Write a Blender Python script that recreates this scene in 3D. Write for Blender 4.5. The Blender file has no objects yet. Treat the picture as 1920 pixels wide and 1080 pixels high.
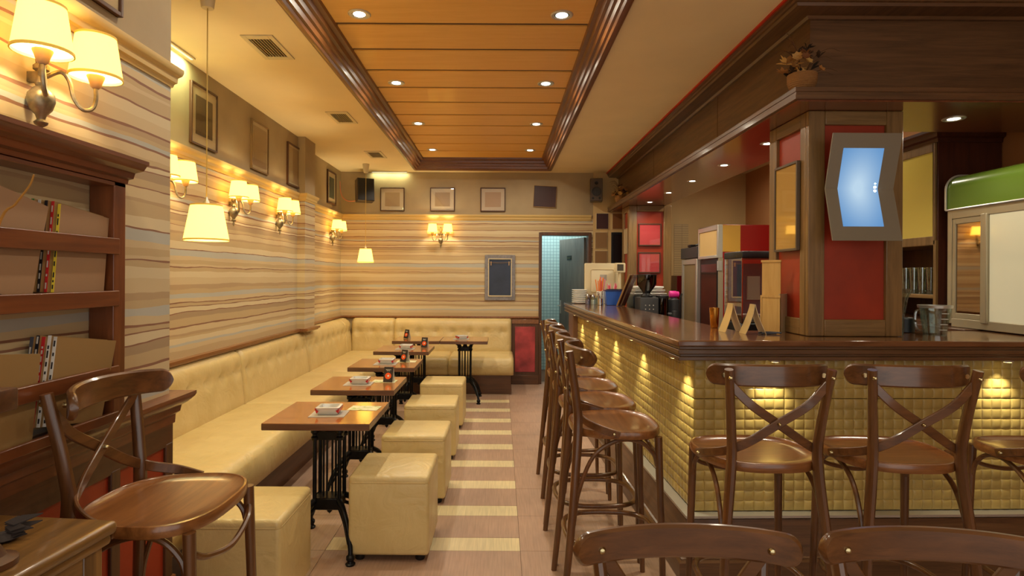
import bpy, bmesh, math, random
from mathutils import Vector, Matrix
PI = math.pi
random.seed(7)
S = bpy.context.scene
C = S.collection

# ------------------------------------------------------------------ camera
cd = bpy.data.cameras.new('camera')
cam = bpy.data.objects.new('camera', cd); C.objects.link(cam)
cam.location = (0, 0, 1.5)
cam.rotation_euler = (PI/2, -0.005, 0)
cd.sensor_width = 36.0
cd.lens = 36.0*1100/1920
cd.shift_x = 21.5/1920
cd.shift_y = -22.0/1920
cd.clip_start = 0.05
S.camera = cam

# ------------------------------------------------------------------ world: daylight through the open shop front behind the camera
W = bpy.data.worlds.new('world'); S.world = W; W.use_nodes = True
bg = W.node_tree.nodes['Background']
bg.inputs[0].default_value = (1.0, 0.95, 0.87, 1)
bg.inputs[1].default_value = 1.12

S.view_settings.view_transform = 'Standard'
S.view_settings.look = 'None'
S.view_settings.gamma = 1.0
S.view_settings.use_curve_mapping = False
S.view_settings.exposure = 0.32
try:
    S.cycles.use_denoising = True
    S.cycles.sample_clamp_indirect = 4.0
    S.cycles.max_bounces = 10
except Exception:
    pass

# lamp powers (each lamp is made with its own fixture further down)
P_SCONCE, P_PENDANT, P_DOWN, P_SOFFIT, P_UNDER = 2.9, 8.0, 34.0, 15.0, 9.0
WARM = (1.0, 0.85, 0.50)
DOWNC = (1.0, 0.90, 0.70)
UNDERC = (1.0, 0.91, 0.64)

# ------------------------------------------------------------------ materials
def lin(c):
    return tuple(((v/255)/12.92 if v/255 <= .04045 else (((v/255)+.055)/1.055)**2.4) for v in c) + (1,)
MATS = {}
def base(name):
    m = bpy.data.materials.new(name); m.use_nodes = True
    nt = m.node_tree
    return m, nt, nt.nodes['Principled BSDF']
def mat(name, col, rough=.5, metal=0, spec=.5, coat=0, noise=0, nscale=8, bump=0, bscale=40, trans=0, ior=1.45, alpha=1, emit=None, estr=0):
    if name in MATS: return MATS[name]
    m, nt, b = base(name)
    b.inputs['Base Color'].default_value = lin(col)
    b.inputs['Roughness'].default_value = rough
    b.inputs['Metallic'].default_value = metal
    b.inputs['Specular IOR Level'].default_value = spec
    b.inputs['Coat Weight'].default_value = coat
    b.inputs['Coat Roughness'].default_value = .15
    b.inputs['Transmission Weight'].default_value = trans
    b.inputs['IOR'].default_value = ior
    b.inputs['Alpha'].default_value = alpha
    if emit:
        b.inputs['Emission Color'].default_value = lin(emit); b.inputs['Emission Strength'].default_value = estr
    if noise or bump:
        tc = nt.nodes.new('ShaderNodeTexCoord')
    if noise:
        n = nt.nodes.new('ShaderNodeTexNoise'); n.inputs['Scale'].default_value = nscale; n.inputs['Detail'].default_value = 5
        nt.links.new(tc.outputs['Object'], n.inputs['Vector'])
        r = nt.nodes.new('ShaderNodeValToRGB')
        d = tuple(max(0, v*(1-noise)) for v in col); u = tuple(min(255, v*(1+noise)) for v in col)
        r.color_ramp.elements[0].position = .3; r.color_ramp.elements[0].color = lin(d)
        r.color_ramp.elements[1].position = .7; r.color_ramp.elements[1].color = lin(u)
        nt.links.new(n.outputs['Fac'], r.inputs['Fac']); nt.links.new(r.outputs['Color'], b.inputs['Base Color'])
    if bump:
        n2 = nt.nodes.new('ShaderNodeTexNoise'); n2.inputs['Scale'].default_value = bscale; n2.inputs['Detail'].default_value = 4
        nt.links.new(tc.outputs['Object'], n2.inputs['Vector'])
        bp = nt.nodes.new('ShaderNodeBump'); bp.inputs['Strength'].default_value = bump; bp.inputs['Distance'].default_value = .01
        nt.links.new(n2.outputs['Fac'], bp.inputs['Height']); nt.links.new(bp.outputs['Normal'], b.inputs['Normal'])
    MATS[name] = m
    return m
def wood(name, dark, light, axis='X', scale=1.0, rough=.35, coat=.3, bump=.08, stretch=14):
    key = name+'_'+axis
    if key in MATS: return MATS[key]
    m, nt, b = base(key)
    tc = nt.nodes.new('ShaderNodeTexCoord'); mp = nt.nodes.new('ShaderNodeMapping')
    s = [stretch*scale]*3
    if axis == 'A':      # grain runs along each face: along X on faces turned to +-Y, else along Y
        s2 = [1.1*scale, stretch*scale, stretch*scale]; s1 = [stretch*scale, 1.1*scale, stretch*scale]
        sn = nt.nodes.new('ShaderNodeSeparateXYZ'); nt.links.new(tc.outputs['Normal'], sn.inputs[0])
        ab = nt.nodes.new('ShaderNodeMath'); ab.operation = 'ABSOLUTE'; nt.links.new(sn.outputs['Y'], ab.inputs[0])
        gt = nt.nodes.new('ShaderNodeMath'); gt.operation = 'GREATER_THAN'; gt.inputs[1].default_value = .5; nt.links.new(ab.outputs[0], gt.inputs[0])
        mv = nt.nodes.new('ShaderNodeMix'); mv.data_type = 'VECTOR'; nt.links.new(gt.outputs[0], mv.inputs[0]); mv.inputs[4].default_value = s1; mv.inputs[5].default_value = s2
        nt.links.new(mv.outputs[1], mp.inputs['Scale'])
    else:
        s['XYZ'.index(axis)] = 1.1*scale
        mp.inputs['Scale'].default_value = s
    nt.links.new(tc.outputs['Object'], mp.inputs['Vector'])
    n = nt.nodes.new('ShaderNodeTexNoise'); n.inputs['Scale'].default_value = 2.2; n.inputs['Detail'].default_value = 8
    n.inputs['Roughness'].default_value = .65; n.inputs['Distortion'].default_value = .5
    nt.links.new(mp.outputs['Vector'], n.inputs['Vector'])
    r = nt.nodes.new('ShaderNodeValToRGB')
    r.color_ramp.elements[0].position = .32; r.color_ramp.elements[0].color = lin(dark)
    r.color_ramp.elements[1].position = .68; r.color_ramp.elements[1].color = lin(light)
    nt.links.new(n.outputs['Fac'], r.inputs['Fac']); nt.links.new(r.outputs['Color'], b.inputs['Base Color'])
    b.inputs['Roughness'].default_value = rough; b.inputs['Coat Weight'].default_value = coat; b.inputs['Coat Roughness'].default_value = .12
    bp = nt.nodes.new('ShaderNodeBump'); bp.inputs['Strength'].default_value = bump; bp.inputs['Distance'].default_value = .004
    nt.links.new(n.outputs['Fac'], bp.inputs['Height']); nt.links.new(bp.outputs['Normal'], b.inputs['Normal'])
    MATS[key] = m
    return m
def wallpaper():
    m, nt, b = base('striped_wallpaper')
    L = nt.links.new; N = nt.nodes.new
    g = N('ShaderNodeNewGeometry'); sp = N('ShaderNodeSeparateXYZ'); L(g.outputs['Position'], sp.inputs[0])
    mp = N('ShaderNodeMapping'); mp.inputs['Scale'].default_value = (1.6, 1.6, 9); L(g.outputs['Position'], mp.inputs['Vector'])
    n = N('ShaderNodeTexNoise'); n.inputs['Scale'].default_value = 1.5; n.inputs['Detail'].default_value = 3; L(mp.outputs[0], n.inputs['Vector'])
    ms = N('ShaderNodeMath'); ms.operation = 'MULTIPLY_ADD'; ms.inputs[1].default_value = .034; L(n.outputs['Fac'], ms.inputs[0]); L(sp.outputs['Z'], ms.inputs[2])
    rnd = random.Random(11)
    pal = {'c': (202, 181, 142), 't': (190, 166, 126), 'p': (180, 154, 118), 'g': (182, 180, 168), 'k': (170, 146, 114), 'w': (210, 193, 156), 'b': (142, 102, 80)}
    z0, z1 = .93, 2.36
    stripes = []; z = z0
    kinds = 'ctcgwtpctkwtcgtpcwt'; i = 0
    while z < z1:
        k = kinds[i % len(kinds)]; i += 1
        w = rnd.uniform(.012, .05)
        stripes.append((z, pal[k])); z += w
        if rnd.random() < .27:
            stripes.append((z, pal['b'])); z += rnd.uniform(.005, .010)
    half = len(stripes)//2
    def ramp(st, lo, hi):
        mr = N('ShaderNodeMapRange'); mr.inputs[1].default_value = lo; mr.inputs[2].default_value = hi; L(ms.outputs[0], mr.inputs[0])
        r = N('ShaderNodeValToRGB'); cr = r.color_ramp; cr.interpolation = 'CONSTANT'
        cr.elements[0].position = 0; cr.elements[0].color = lin(st[0][1]); cr.elements.remove(cr.elements[1])
        for (zz, c) in st[1:32]:
            e = cr.elements.new((zz-lo)/(hi-lo)); e.color = lin(c)
        L(mr.outputs[0], r.inputs['Fac']); return r
    third = len(stripes)//3+1
    gs = [stripes[0:third], stripes[third:2*third], stripes[2*third:]]
    rs = []
    for q, st in enumerate(gs):
        hi = gs[q+1][0][0] if q < 2 else z1+.1
        rs.append((ramp(st, st[0][0], hi), st[0][0]))
    cur = rs[0][0].outputs['Color']
    for r, lo in rs[1:]:
        gt = N('ShaderNodeMath'); gt.operation = 'GREATER_THAN'; gt.inputs[1].default_value = lo; L(ms.outputs[0], gt.inputs[0])
        mx = N('ShaderNodeMix'); mx.data_type = 'RGBA'; L(gt.outputs[0], mx.inputs[0]); L(cur, mx.inputs[6]); L(r.outputs['Color'], mx.inputs[7])
        cur = mx.outputs[2]
    # plain taupe paint above the crown
    gt = N('ShaderNodeMath'); gt.operation = 'GREATER_THAN'; gt.inputs[1].default_value = 2.33; L(sp.outputs['Z'], gt.inputs[0])
    n3 = N('ShaderNodeTexNoise'); n3.inputs['Scale'].default_value = 3.; n3.inputs['Detail'].default_value = 6; L(g.outputs['Position'], n3.inputs['Vector'])
    r3 = N('ShaderNodeValToRGB'); r3.color_ramp.elements[0].position = .3; r3.color_ramp.elements[0].color = lin((158, 138, 106)); r3.color_ramp.elements[1].position = .7; r3.color_ramp.elements[1].color = lin((172, 152, 118)); L(n3.outputs['Fac'], r3.inputs['Fac'])
    mx = N('ShaderNodeMix'); mx.data_type = 'RGBA'; L(gt.outputs[0], mx.inputs[0]); L(cur, mx.inputs[6]); L(r3.outputs['Color'], mx.inputs[7])
    L(mx.outputs[2], b.inputs['Base Color']); b.inputs['Roughness'].default_value = .62; b.inputs['Specular IOR Level'].default_value = .3
    n4 = N('ShaderNodeTexNoise'); n4.inputs['Scale'].default_value = 60; L(mp.outputs[0], n4.inputs['Vector'])
    bp = N('ShaderNodeBump'); bp.inputs['Strength'].default_value = .05; bp.inputs['Distance'].default_value = .005; L(n4.outputs['Fac'], bp.inputs['Height']); L(bp.outputs[0], b.inputs['Normal'])
    return m
def leather():
    m, nt, b = base('cream_leather')
    L = nt.links.new; N = nt.nodes.new
    tc = N('ShaderNodeTexCoord')
    n = N('ShaderNodeTexNoise'); n.inputs['Scale'].default_value = 5; n.inputs['Detail'].default_value = 6; L(tc.outputs['Object'], n.inputs['Vector'])
    r = N('ShaderNodeValToRGB'); r.color_ramp.elements[0].position = .3; r.color_ramp.elements[0].color = lin((204, 178, 120)); r.color_ramp.elements[1].position = .7; r.color_ramp.elements[1].color = lin((214, 190, 134))
    L(n.outputs['Fac'], r.inputs['Fac']); L(r.outputs['Color'], b.inputs['Base Color'])
    b.inputs['Roughness'].default_value = .36
    n2 = N('ShaderNodeTexNoise'); n2.inputs['Scale'].default_value = 7; n2.inputs['Detail'].default_value = 3; n2.inputs['Distortion'].default_value = 1.6; L(tc.outputs['Object'], n2.inputs['Vector'])
    bp = N('ShaderNodeBump'); bp.inputs['Strength'].default_value = .35; bp.inputs['Distance'].default_value = .02; L(n2.outputs['Fac'], bp.inputs['Height'])
    n3 = N('ShaderNodeTexNoise'); n3.inputs['Scale'].default_value = 160; L(tc.outputs['Object'], n3.inputs['Vector'])
    bp2 = N('ShaderNodeBump'); bp2.inputs['Strength'].default_value = .12; bp2.inputs['Distance'].default_value = .003; L(n3.outputs['Fac'], bp2.inputs['Height']); L(bp.outputs[0], bp2.inputs['Normal'])
    L(bp2.outputs[0], b.inputs['Normal'])
    return m
def floor_mat(name, c):
    m, nt, b = base(name)
    L = nt.links.new; N = nt.nodes.new
    g = N('ShaderNodeNewGeometry')
    mp = N('ShaderNodeMapping'); mp.inputs['Scale'].default_value = (120, 5, 1); L(g.outputs['Position'], mp.inputs['Vector'])
    n = N('ShaderNodeTexNoise'); n.inputs['Scale'].default_value = 1; n.inputs['Detail'].default_value = 3; L(mp.outputs[0], n.inputs['Vector'])
    n2 = N('ShaderNodeTexNoise'); n2.inputs['Scale'].default_value = 2.2; n2.inputs['Detail'].default_value = 4; L(g.outputs['Position'], n2.inputs['Vector'])
    ad = N('ShaderNodeMath'); ad.operation = 'ADD'; L(n.outputs['Fac'], ad.inputs[0]); L(n2.outputs['Fac'], ad.inputs[1])
    r = N('ShaderNodeValToRGB'); r.color_ramp.elements[0].position = .35; r.color_ramp.elements[1].position = .65
    dv = N('ShaderNodeMath'); dv.operation = 'MULTIPLY'; dv.inputs[1].default_value = .5; L(ad.outputs[0], dv.inputs[0]); L(dv.outputs[0], r.inputs['Fac'])
    r.color_ramp.elements[0].color = lin(tuple(v*.91 for v in c)); r.color_ramp.elements[1].color = lin(tuple(min(255, v*1.06) for v in c))
    L(r.outputs['Color'], b.inputs['Base Color']); b.inputs['Roughness'].default_value = .5
    return m
def glass(name, tint, mixf=.25, rough=.03, refl=None):
    """thin pane: mostly see-through, the rest mirrors the room"""
    if name in MATS: return MATS[name]
    m = bpy.data.materials.new(name); m.use_nodes = True; nt = m.node_tree; nt.nodes.clear()
    o = nt.nodes.new('ShaderNodeOutputMaterial'); t = nt.nodes.new('ShaderNodeBsdfTransparent'); g = nt.nodes.new('ShaderNodeBsdfGlossy'); x = nt.nodes.new('ShaderNodeMixShader')
    t.inputs[0].default_value = lin(tint); g.inputs['Roughness'].default_value = rough
    if refl: g.inputs['Color'].default_value = lin(refl)
    x.inputs[0].default_value = mixf
    nt.links.new(t.outputs[0], x.inputs[1]); nt.links.new(g.outputs[0], x.inputs[2]); nt.links.new(x.outputs[0], o.inputs[0])
    MATS[name] = m; return m
def emitter(name, col, strength):
    if name in MATS: return MATS[name]
    m = bpy.data.materials.new(name); m.use_nodes = True; nt = m.node_tree; nt.nodes.clear()
    o = nt.nodes.new('ShaderNodeOutputMaterial'); e = nt.nodes.new('ShaderNodeEmission'); e.inputs[0].default_value = lin(col); e.inputs[1].default_value = strength
    nt.links.new(e.outputs[0], o.inputs[0]); MATS[name] = m; return m
def shade_mat():
    m = bpy.data.materials.new('lit_fabric_shade'); m.use_nodes = True; nt = m.node_tree; nt.nodes.clear()
    N = nt.nodes.new; L = nt.links.new
    o = N('ShaderNodeOutputMaterial'); d = N('ShaderNodeBsdfDiffuse'); t = N('ShaderNodeBsdfTranslucent'); e = N('ShaderNodeEmission'); x = N('ShaderNodeMixShader'); a = N('ShaderNodeAddShader')
    d.inputs[0].default_value = lin((250, 232, 170)); t.inputs[0].default_value = lin((255, 226, 130))
    e.inputs[0].default_value = lin((255, 228, 122)); e.inputs[1].default_value = 1.3
    x.inputs[0].default_value = .6
    L(d.outputs[0], x.inputs[1]); L(t.outputs[0], x.inputs[2]); L(x.outputs[0], a.inputs[0]); L(e.outputs[0], a.inputs[1]); L(a.outputs[0], o.inputs[0])
    return m
def screen_mat():
    m = bpy.data.materials.new('blue_screen'); m.use_nodes = True; nt = m.node_tree; nt.nodes.clear()
    N = nt.nodes.new; L = nt.links.new
    o = N('ShaderNodeOutputMaterial'); e = N('ShaderNodeEmission'); tc = N('ShaderNodeTexCoord'); g = N('ShaderNodeTexGradient'); mp = N('ShaderNodeMapping'); r = N('ShaderNodeValToRGB')
    g.gradient_type = 'QUADRATIC_SPHERE'; mp.inputs['Location'].default_value = (-.5, 0, -.58); mp.inputs['Scale'].default_value = (1.0, 0.0, 1.15)
    mp.vector_type = 'POINT'
    L(tc.outputs['Generated'], mp.inputs['Vector']); L(mp.outputs[0], g.inputs['Vector']); L(g.outputs['Fac'], r.inputs['Fac'])
    r.color_ramp.elements[0].color = lin((92, 148, 206)); r.color_ramp.elements[1].color = lin((196, 224, 246)); r.color_ramp.elements[1].position = .8
    L(r.outputs['Color'], e.inputs[0]); e.inputs[1].default_value = .72; L(e.outputs[0], o.inputs[0])
    return m
def tile_grid_mat():
    m, nt, b = base('small_turquoise_tile')
    g = nt.nodes.new('ShaderNodeNewGeometry'); mp = nt.nodes.new('ShaderNodeMapping'); mp.inputs['Rotation'].default_value = (PI/2, 0, 0)
    br = nt.nodes.new('ShaderNodeTexBrick'); br.offset = 0; br.inputs['Scale'].default_value = 1; br.inputs['Brick Width'].default_value = .05; br.inputs['Row Height'].default_value = .05; br.inputs['Mortar Size'].default_value = .0035
    br.inputs['Color1'].default_value = lin((170, 204, 206)); br.inputs['Color2'].default_value = lin((178, 210, 212)); br.inputs['Mortar'].default_value = lin((128, 160, 166))
    nt.links.new(g.outputs['Position'], mp.inputs['Vector']); nt.links.new(mp.outputs[0], br.inputs['Vector']); nt.links.new(br.outputs['Color'], b.inputs['Base Color'])
    b.inputs['Roughness'].default_value = .25
    return m

M = dict(
    paper=wallpaper(), leather=leather(), shade=shade_mat(), screen=screen_mat(), teal=tile_grid_mat(),
    floor_brown=floor_mat('brown_floor_tile', (172, 140, 118)), floor_cream=floor_mat('cream_floor_tile', (218, 200, 156)),
    grout=mat('floor_joint', (120, 92, 72), .8),
    ceil=mat('ceiling_paint', (236, 216, 172), .7, noise=.02, nscale=2),
    cornice=mat('cornice_paint', (206, 176, 112), .45, spec=.5),
    cream_wall=mat('cream_wall_paint', (206, 176, 122), .7, noise=.03, nscale=2),
    red=mat('red_panel_paint', (152, 50, 24), .38, noise=.10, nscale=4),
    redp=mat('worn_crimson_paint', (160, 62, 64), .4, noise=.3, nscale=5),
    iron=mat('black_cast_iron', (26, 26, 29), .35, metal=.6, noise=.2, nscale=20),
    brass=mat('aged_brass', (142, 130, 108), .38, metal=.75, noise=.25, nscale=30),
    rivet=mat('brass_rivet', (196, 180, 136), .25, metal=1),
    steel=mat('brushed_steel', (206, 203, 194), .34, metal=.7),
    chrome=mat('chrome', (215, 213, 208), .12, metal=1),
    black=mat('black_plastic', (20, 20, 22), .4), darkgrey=mat('dark_grey_plastic', (52, 52, 54), .45),
    white=mat('white_ceramic', (232, 230, 222), .2), offwhite=mat('cream_plastic', (212, 196, 158), .5),
    redpl=mat('red_plastic', (196, 34, 36), .25), paper_w=mat('white_paper', (226, 222, 206), .7), greymat=mat('grey_paper_mat', (176, 168, 156), .7),
    board=mat('slate_board', (52, 62, 84), .55, noise=.12, nscale=5), greyframe=mat('grey_painted_frame', (132, 128, 130), .6, noise=.1, nscale=30),
    orange=mat('orange_print', (240, 92, 24), .6),
    goldtile=mat('gold_quilted_tile', (180, 155, 88), .33, spec=.6, noise=.07, nscale=9),
    basket=mat('wicker', (150, 106, 58), .75, bump=.6, bscale=120),
)
SW = ((82, 40, 16), (140, 76, 34))      # stool wood
def stoolw(ax): return wood('stool_wood', (76, 46, 22), (118, 75, 39), ax, rough=.3, coat=.5)
def seatw(ax): return wood('lit_stool_seat_wood', (110, 65, 30), (154, 99, 51), ax, rough=.28, coat=.5)  # lighter than the stool wood: lamplight on the seats put into the colour
def darkw(ax): return wood('dark_wood', (70, 42, 22), (98, 60, 33), ax, rough=.42, coat=.15)
def barw(ax): return wood('bar_wood', (78, 51, 28), (112, 77, 46), ax, rough=.38, coat=.3, stretch=18)
def oakw(ax): return wood('oak_frame_wood', (108, 80, 42), (142, 108, 62), ax, rough=.4, coat=.25, stretch=18)
def shelfw(ax): return wood('shelf_wood', (92, 46, 20), (124, 68, 32), ax, rough=.36, coat=.3)
def tablew(ax): return wood('table_wood', (150, 94, 46), (186, 126, 70), ax, rough=.16, coat=.6, stretch=10, bump=.03)
def topw(ax): return wood('counter_wood', (96, 60, 34), (128, 84, 52), ax, rough=.12, coat=.7, stretch=10, bump=.02)
def plankw(ax): return wood('honey_plank', (226, 170, 78), (236, 184, 98), ax, rough=.45, coat=.1, scale=.8, bump=.02)
def oldw(ax): return wood('worn_dresser_wood', (82, 56, 26), (146, 106, 54), ax, rough=.33, coat=.4, stretch=12, bump=.15)

# ------------------------------------------------------------------ mesh helpers
def V(*a): return Vector(a)
def smoothpath(pts, k=6, closed=False):
    P = [Vector(p) for p in pts]; n = len(P); out = []
    rng = n if closed else n-1
    for i in range(rng):
        p0 = P[(i-1) % n] if closed or i > 0 else P[0]*2-P[1]
        p1 = P[i]; p2 = P[(i+1) % n]
        p3 = P[(i+2) % n] if closed or i+2 < n else P[-1]*2-P[-2]
        for j in range(k):
            t = j/k
            out.append(.5*((2*p1)+(-p0+p2)*t+(2*p0-5*p1+4*p2-p3)*t*t+(-p0+3*p1-3*p2+p3)*t*t*t))
    if not closed: out.append(P[-1])
    return out
class MB:
    def __init__(s): s.v = []; s.f = []; s.m = Matrix.Identity(4)
    def add(s, vs, fs):
        o = len(s.v); s.v += [s.m @ Vector(p) for p in vs]; s.f += [[i+o for i in f] for f in fs]; return s
    def box(s, x0, x1, y0, y1, z0, z1):
        return s.add([(x0,y0,z0),(x1,y0,z0),(x1,y1,z0),(x0,y1,z0),(x0,y0,z1),(x1,y0,z1),(x1,y1,z1),(x0,y1,z1)],
                     [(3,2,1,0),(4,5,6,7),(0,1,5,4),(1,2,6,5),(2,3,7,6),(3,0,4,7)])
    def rbox(s, x0, x1, y0, y1, z0, z1, r=.01, seg=2):
        bm = bmesh.new(); bmesh.ops.create_cube(bm, size=1)
        for v in bm.verts: v.co = Vector(((x0+x1)/2+v.co.x*(x1-x0), (y0+y1)/2+v.co.y*(y1-y0), (z0+z1)/2+v.co.z*(z1-z0)))
        bmesh.ops.bevel(bm, geom=bm.edges[:], offset=r, segments=seg, profile=.5, affect='EDGES')
        bm.verts.index_update(); s.add([v.co.copy() for v in bm.verts], [[v.index for v in f.verts] for f in bm.faces]); bm.free(); return s
    def lathe(s, prof, c=(0,0,0), n=20, axis='Z'):
        vs = []; fs = []
        for (r, z) in prof:
            for i in range(n):
                a = 2*PI*i/n; x, y = r*math.cos(a), r*math.sin(a)
                p = (x, y, z) if axis == 'Z' else ((x, z, y) if axis == 'Y' else (z, x, y))
                vs.append((p[0]+c[0], p[1]+c[1], p[2]+c[2]))
        for j in range(len(prof)-1):
            for i in range(n):
                fs.append((j*n+i, j*n+(i+1) % n, (j+1)*n+(i+1) % n, (j+1)*n+i))
        if prof[0][0] > 1e-5: fs.append(tuple(range(n))[::-1])
        if prof[-1][0] > 1e-5: fs.append(tuple((len(prof)-1)*n+i for i in range(n)))
        return s.add(vs, fs)
    def shell(s, prof, c=(0,0,0), n=32):     # open surface of revolution with thickness given by a closed profile
        vs = []; fs = []; k = len(prof)
        for (r, z) in prof:
            for i in range(n):
                a = 2*PI*i/n; vs.append((r*math.cos(a)+c[0], r*math.sin(a)+c[1], z+c[2]))
        for j in range(k):
            for i in range(n):
                fs.append((j*n+i, j*n+(i+1) % n, ((j+1) % k)*n+(i+1) % n, ((j+1) % k)*n+i))
        return s.add(vs, fs)
    def tube(s, pts, r=.01, n=8, closed=False, k=0, radii=None, flat=1.0):
        P = smoothpath(pts, k, closed) if k else [Vector(p) for p in pts]
        N = len(P)
        if radii:
            m = len(radii)-1
            R = []
            for i in range(N):
                t = i/(N-1)*m; a = min(int(t), m-1); R.append(radii[a]+(radii[a+1]-radii[a])*(t-a))
        else: R = [r]*N
        vs = []; fs = []; up = None
        for i in range(N):
            if closed: T = (P[(i+1) % N]-P[(i-1) % N])
            else: T = P[min(i+1, N-1)]-P[max(i-1, 0)]
            T.normalize()
            if up is None:
                up = Vector((0,0,1)) if abs(T.z) < .9 else Vector((0,1,0))
            A = T.cross(up).normalized(); B = A.cross(T).normalized(); up = B
            for q in range(n):
                a = 2*PI*q/n; vs.append(P[i]+A*R[i]*math.cos(a)+B*R[i]*math.sin(a)*flat)
        for i in range(N if closed else N-1):
            for q in range(n):
                fs.append((i*n+q, i*n+(q+1) % n, ((i+1) % N)*n+(q+1) % n, ((i+1) % N)*n+q))
        if not closed: fs += [tuple(range(n))[::-1], tuple((N-1)*n+q for q in range(n))]
        return s.add(vs, fs)
    def band(s, pts, nors, w, t, k=6, taper=None):
        """flat bar: w across, t thick along the given normals"""
        P = smoothpath(pts, k); Q = smoothpath(nors, k); N = len(P); vs = []; fs = []
        for i in range(N):
            T = (P[min(i+1, N-1)]-P[max(i-1, 0)]).normalized(); n = (Q[i]-T*Q[i].dot(T)).normalized(); b = T.cross(n)
            ww = w*(taper(i/(N-1)) if taper else 1)/2; tt = t/2; c = min(tt, ww)*.45
            for (a, d) in ((-ww+c,-tt),(ww-c,-tt),(ww,-tt+c),(ww,tt-c),(ww-c,tt),(-ww+c,tt),(-ww,tt-c),(-ww,-tt+c)):
                vs.append(P[i]+b*a+n*d)
        for i in range(N-1):
            for q in range(8): fs.append((i*8+q, i*8+(q+1) % 8, (i+1)*8+(q+1) % 8, (i+1)*8+q))
        fs += [tuple(range(8))[::-1], tuple((N-1)*8+q for q in range(8))]
        return s.add(vs, fs)
    def prism(s, poly, a, b, plane='XY'):
        n = len(poly); vs = []
        for d in (a, b):
            for (u, v) in poly:
                vs.append((u, v, d) if plane == 'XY' else ((u, d, v) if plane == 'XZ' else (d, u, v)))
        fs = [tuple(range(n))[::-1], tuple(range(n, 2*n))]+[(i, (i+1) % n, n+(i+1) % n, n+i) for i in range(n)]
        return s.add(vs, fs)
    def sweep(s, prof, path, closed=False):
        """closed profile [(out, z)] swept along a plan path, out = to the right of travel"""
        n = len(path); k = len(prof); vs = []; fs = []
        seg = lambda i: (Vector(path[(i+1) % n])-Vector(path[i % n])).normalized()
        rt = lambda d: Vector((d.y, -d.x))
        for i in range(n):
            if closed: a, b = rt(seg(i-1)), rt(seg(i))
            else: a = rt(seg(max(i-1, 0))); b = rt(seg(min(i, n-2)))
            m = (a+b)/(1+a.dot(b)) if a.dot(b) > -.99 else a
            for (o, z) in prof: vs.append((path[i][0]+m.x*o, path[i][1]+m.y*o, z))
        for i in range(n if closed else n-1):
            for q in range(k): fs.append((i*k+q, i*k+(q+1) % k, ((i+1) % n)*k+(q+1) % k, ((i+1) % n)*k+q))
        if not closed: fs += [tuple(range(k))[::-1], tuple((n-1)*k+q for q in range(k))]
        return s.add(vs, fs)
    def mesh(s, name, m, angle=38):
        bm = bmesh.new(); bv = [bm.verts.new(p) for p in s.v]
        for f in s.f:
            try: bm.faces.new([bv[i] for i in f])
            except ValueError: pass
        bmesh.ops.remove_doubles(bm, verts=bm.verts[:], dist=1e-6)
        bmesh.ops.recalc_face_normals(bm, faces=bm.faces[:])
        me = bpy.data.meshes.new(name); bm.to_mesh(me); bm.free()
        me.materials.append(m)
        me.polygons.foreach_set('use_smooth', [True]*len(me.polygons))
        me.set_sharp_from_angle(angle=math.radians(angle))
        return me
    def build(s, name, m, parent=None, bev=0, angle=38):
        loc = None
        if parent is None and s.v:
            xs = [p.x for p in s.v]; ys = [p.y for p in s.v]; zs = [p.z for p in s.v]
            loc = Vector(((min(xs)+max(xs))/2, (min(ys)+max(ys))/2, min(zs))); s.v = [p-loc for p in s.v]
        o = bpy.data.objects.new(name, s.mesh(name, m, angle)); C.objects.link(o)
        if loc is not None: o.location = loc
        if parent is not None: o.parent = parent
        if bev:
            b = o.modifiers.new('edge', 'BEVEL'); b.width = bev; b.segments = 2; b.limit_method = 'ANGLE'; b.angle_limit = math.radians(40)
        return o
def B(*a): return MB().box(*a)
def thing(name, label, cat, loc=(0,0,0), rz=0, group=None):
    o = bpy.data.objects.new(name, None); C.objects.link(o); o.empty_display_size = .05
    o.location = loc; o.rotation_euler = (0, 0, rz)
    o['label'] = label; o['category'] = cat
    if group: o['group'] = group
    return o
def tag(o, label, cat, group=None, kind=None):
    o['label'] = label; o['category'] = cat
    if group: o['group'] = group
    if kind: o['kind'] = kind
    return o
def struct(o, label=None):
    o['kind'] = 'structure'
    if label: o['label'] = label
    return o
def shared(name, me, parent, loc=(0,0,0), rot=(0,0,0)):
    o = bpy.data.objects.new(name, me); C.objects.link(o); o.parent = parent; o.location = loc; o.rotation_euler = rot; return o
def dup(root, loc, rz, label, group=None):
    def cp(o, par):
        c = o.copy(); C.objects.link(c); c.parent = par
        for ch in o.children: cp(ch, c)
        return c
    r = cp(root, None); r.location = loc; r.rotation_euler = (0, 0, rz); r['label'] = label
    if group: r['group'] = group
    return r
def lamp(name, kind, loc, power, col, parent=None, radius=.02, spot=None, blend=.5, aim=(0,0,-1)):
    d = bpy.data.lights.new(name, kind); d.energy = power; d.color = col
    if kind in ('POINT', 'SPOT'): d.shadow_soft_size = radius
    if kind == 'SPOT': d.spot_size = math.radians(spot); d.spot_blend = blend
    o = bpy.data.objects.new(name, d); C.objects.link(o); o.location = loc
    o.rotation_euler = Vector(aim).to_track_quat('-Z', 'Y').to_euler()
    if parent is not None: o.parent = parent
    return o

# ================================================================== the room
CZ = 2.95                         # ceiling
LW, LW2, NW, NWE = -2.13, -2.235, -1.37, 2.43   # left wall, its far stretch, near wall and where it ends
BW, RW = 8.2, 3.42
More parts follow.
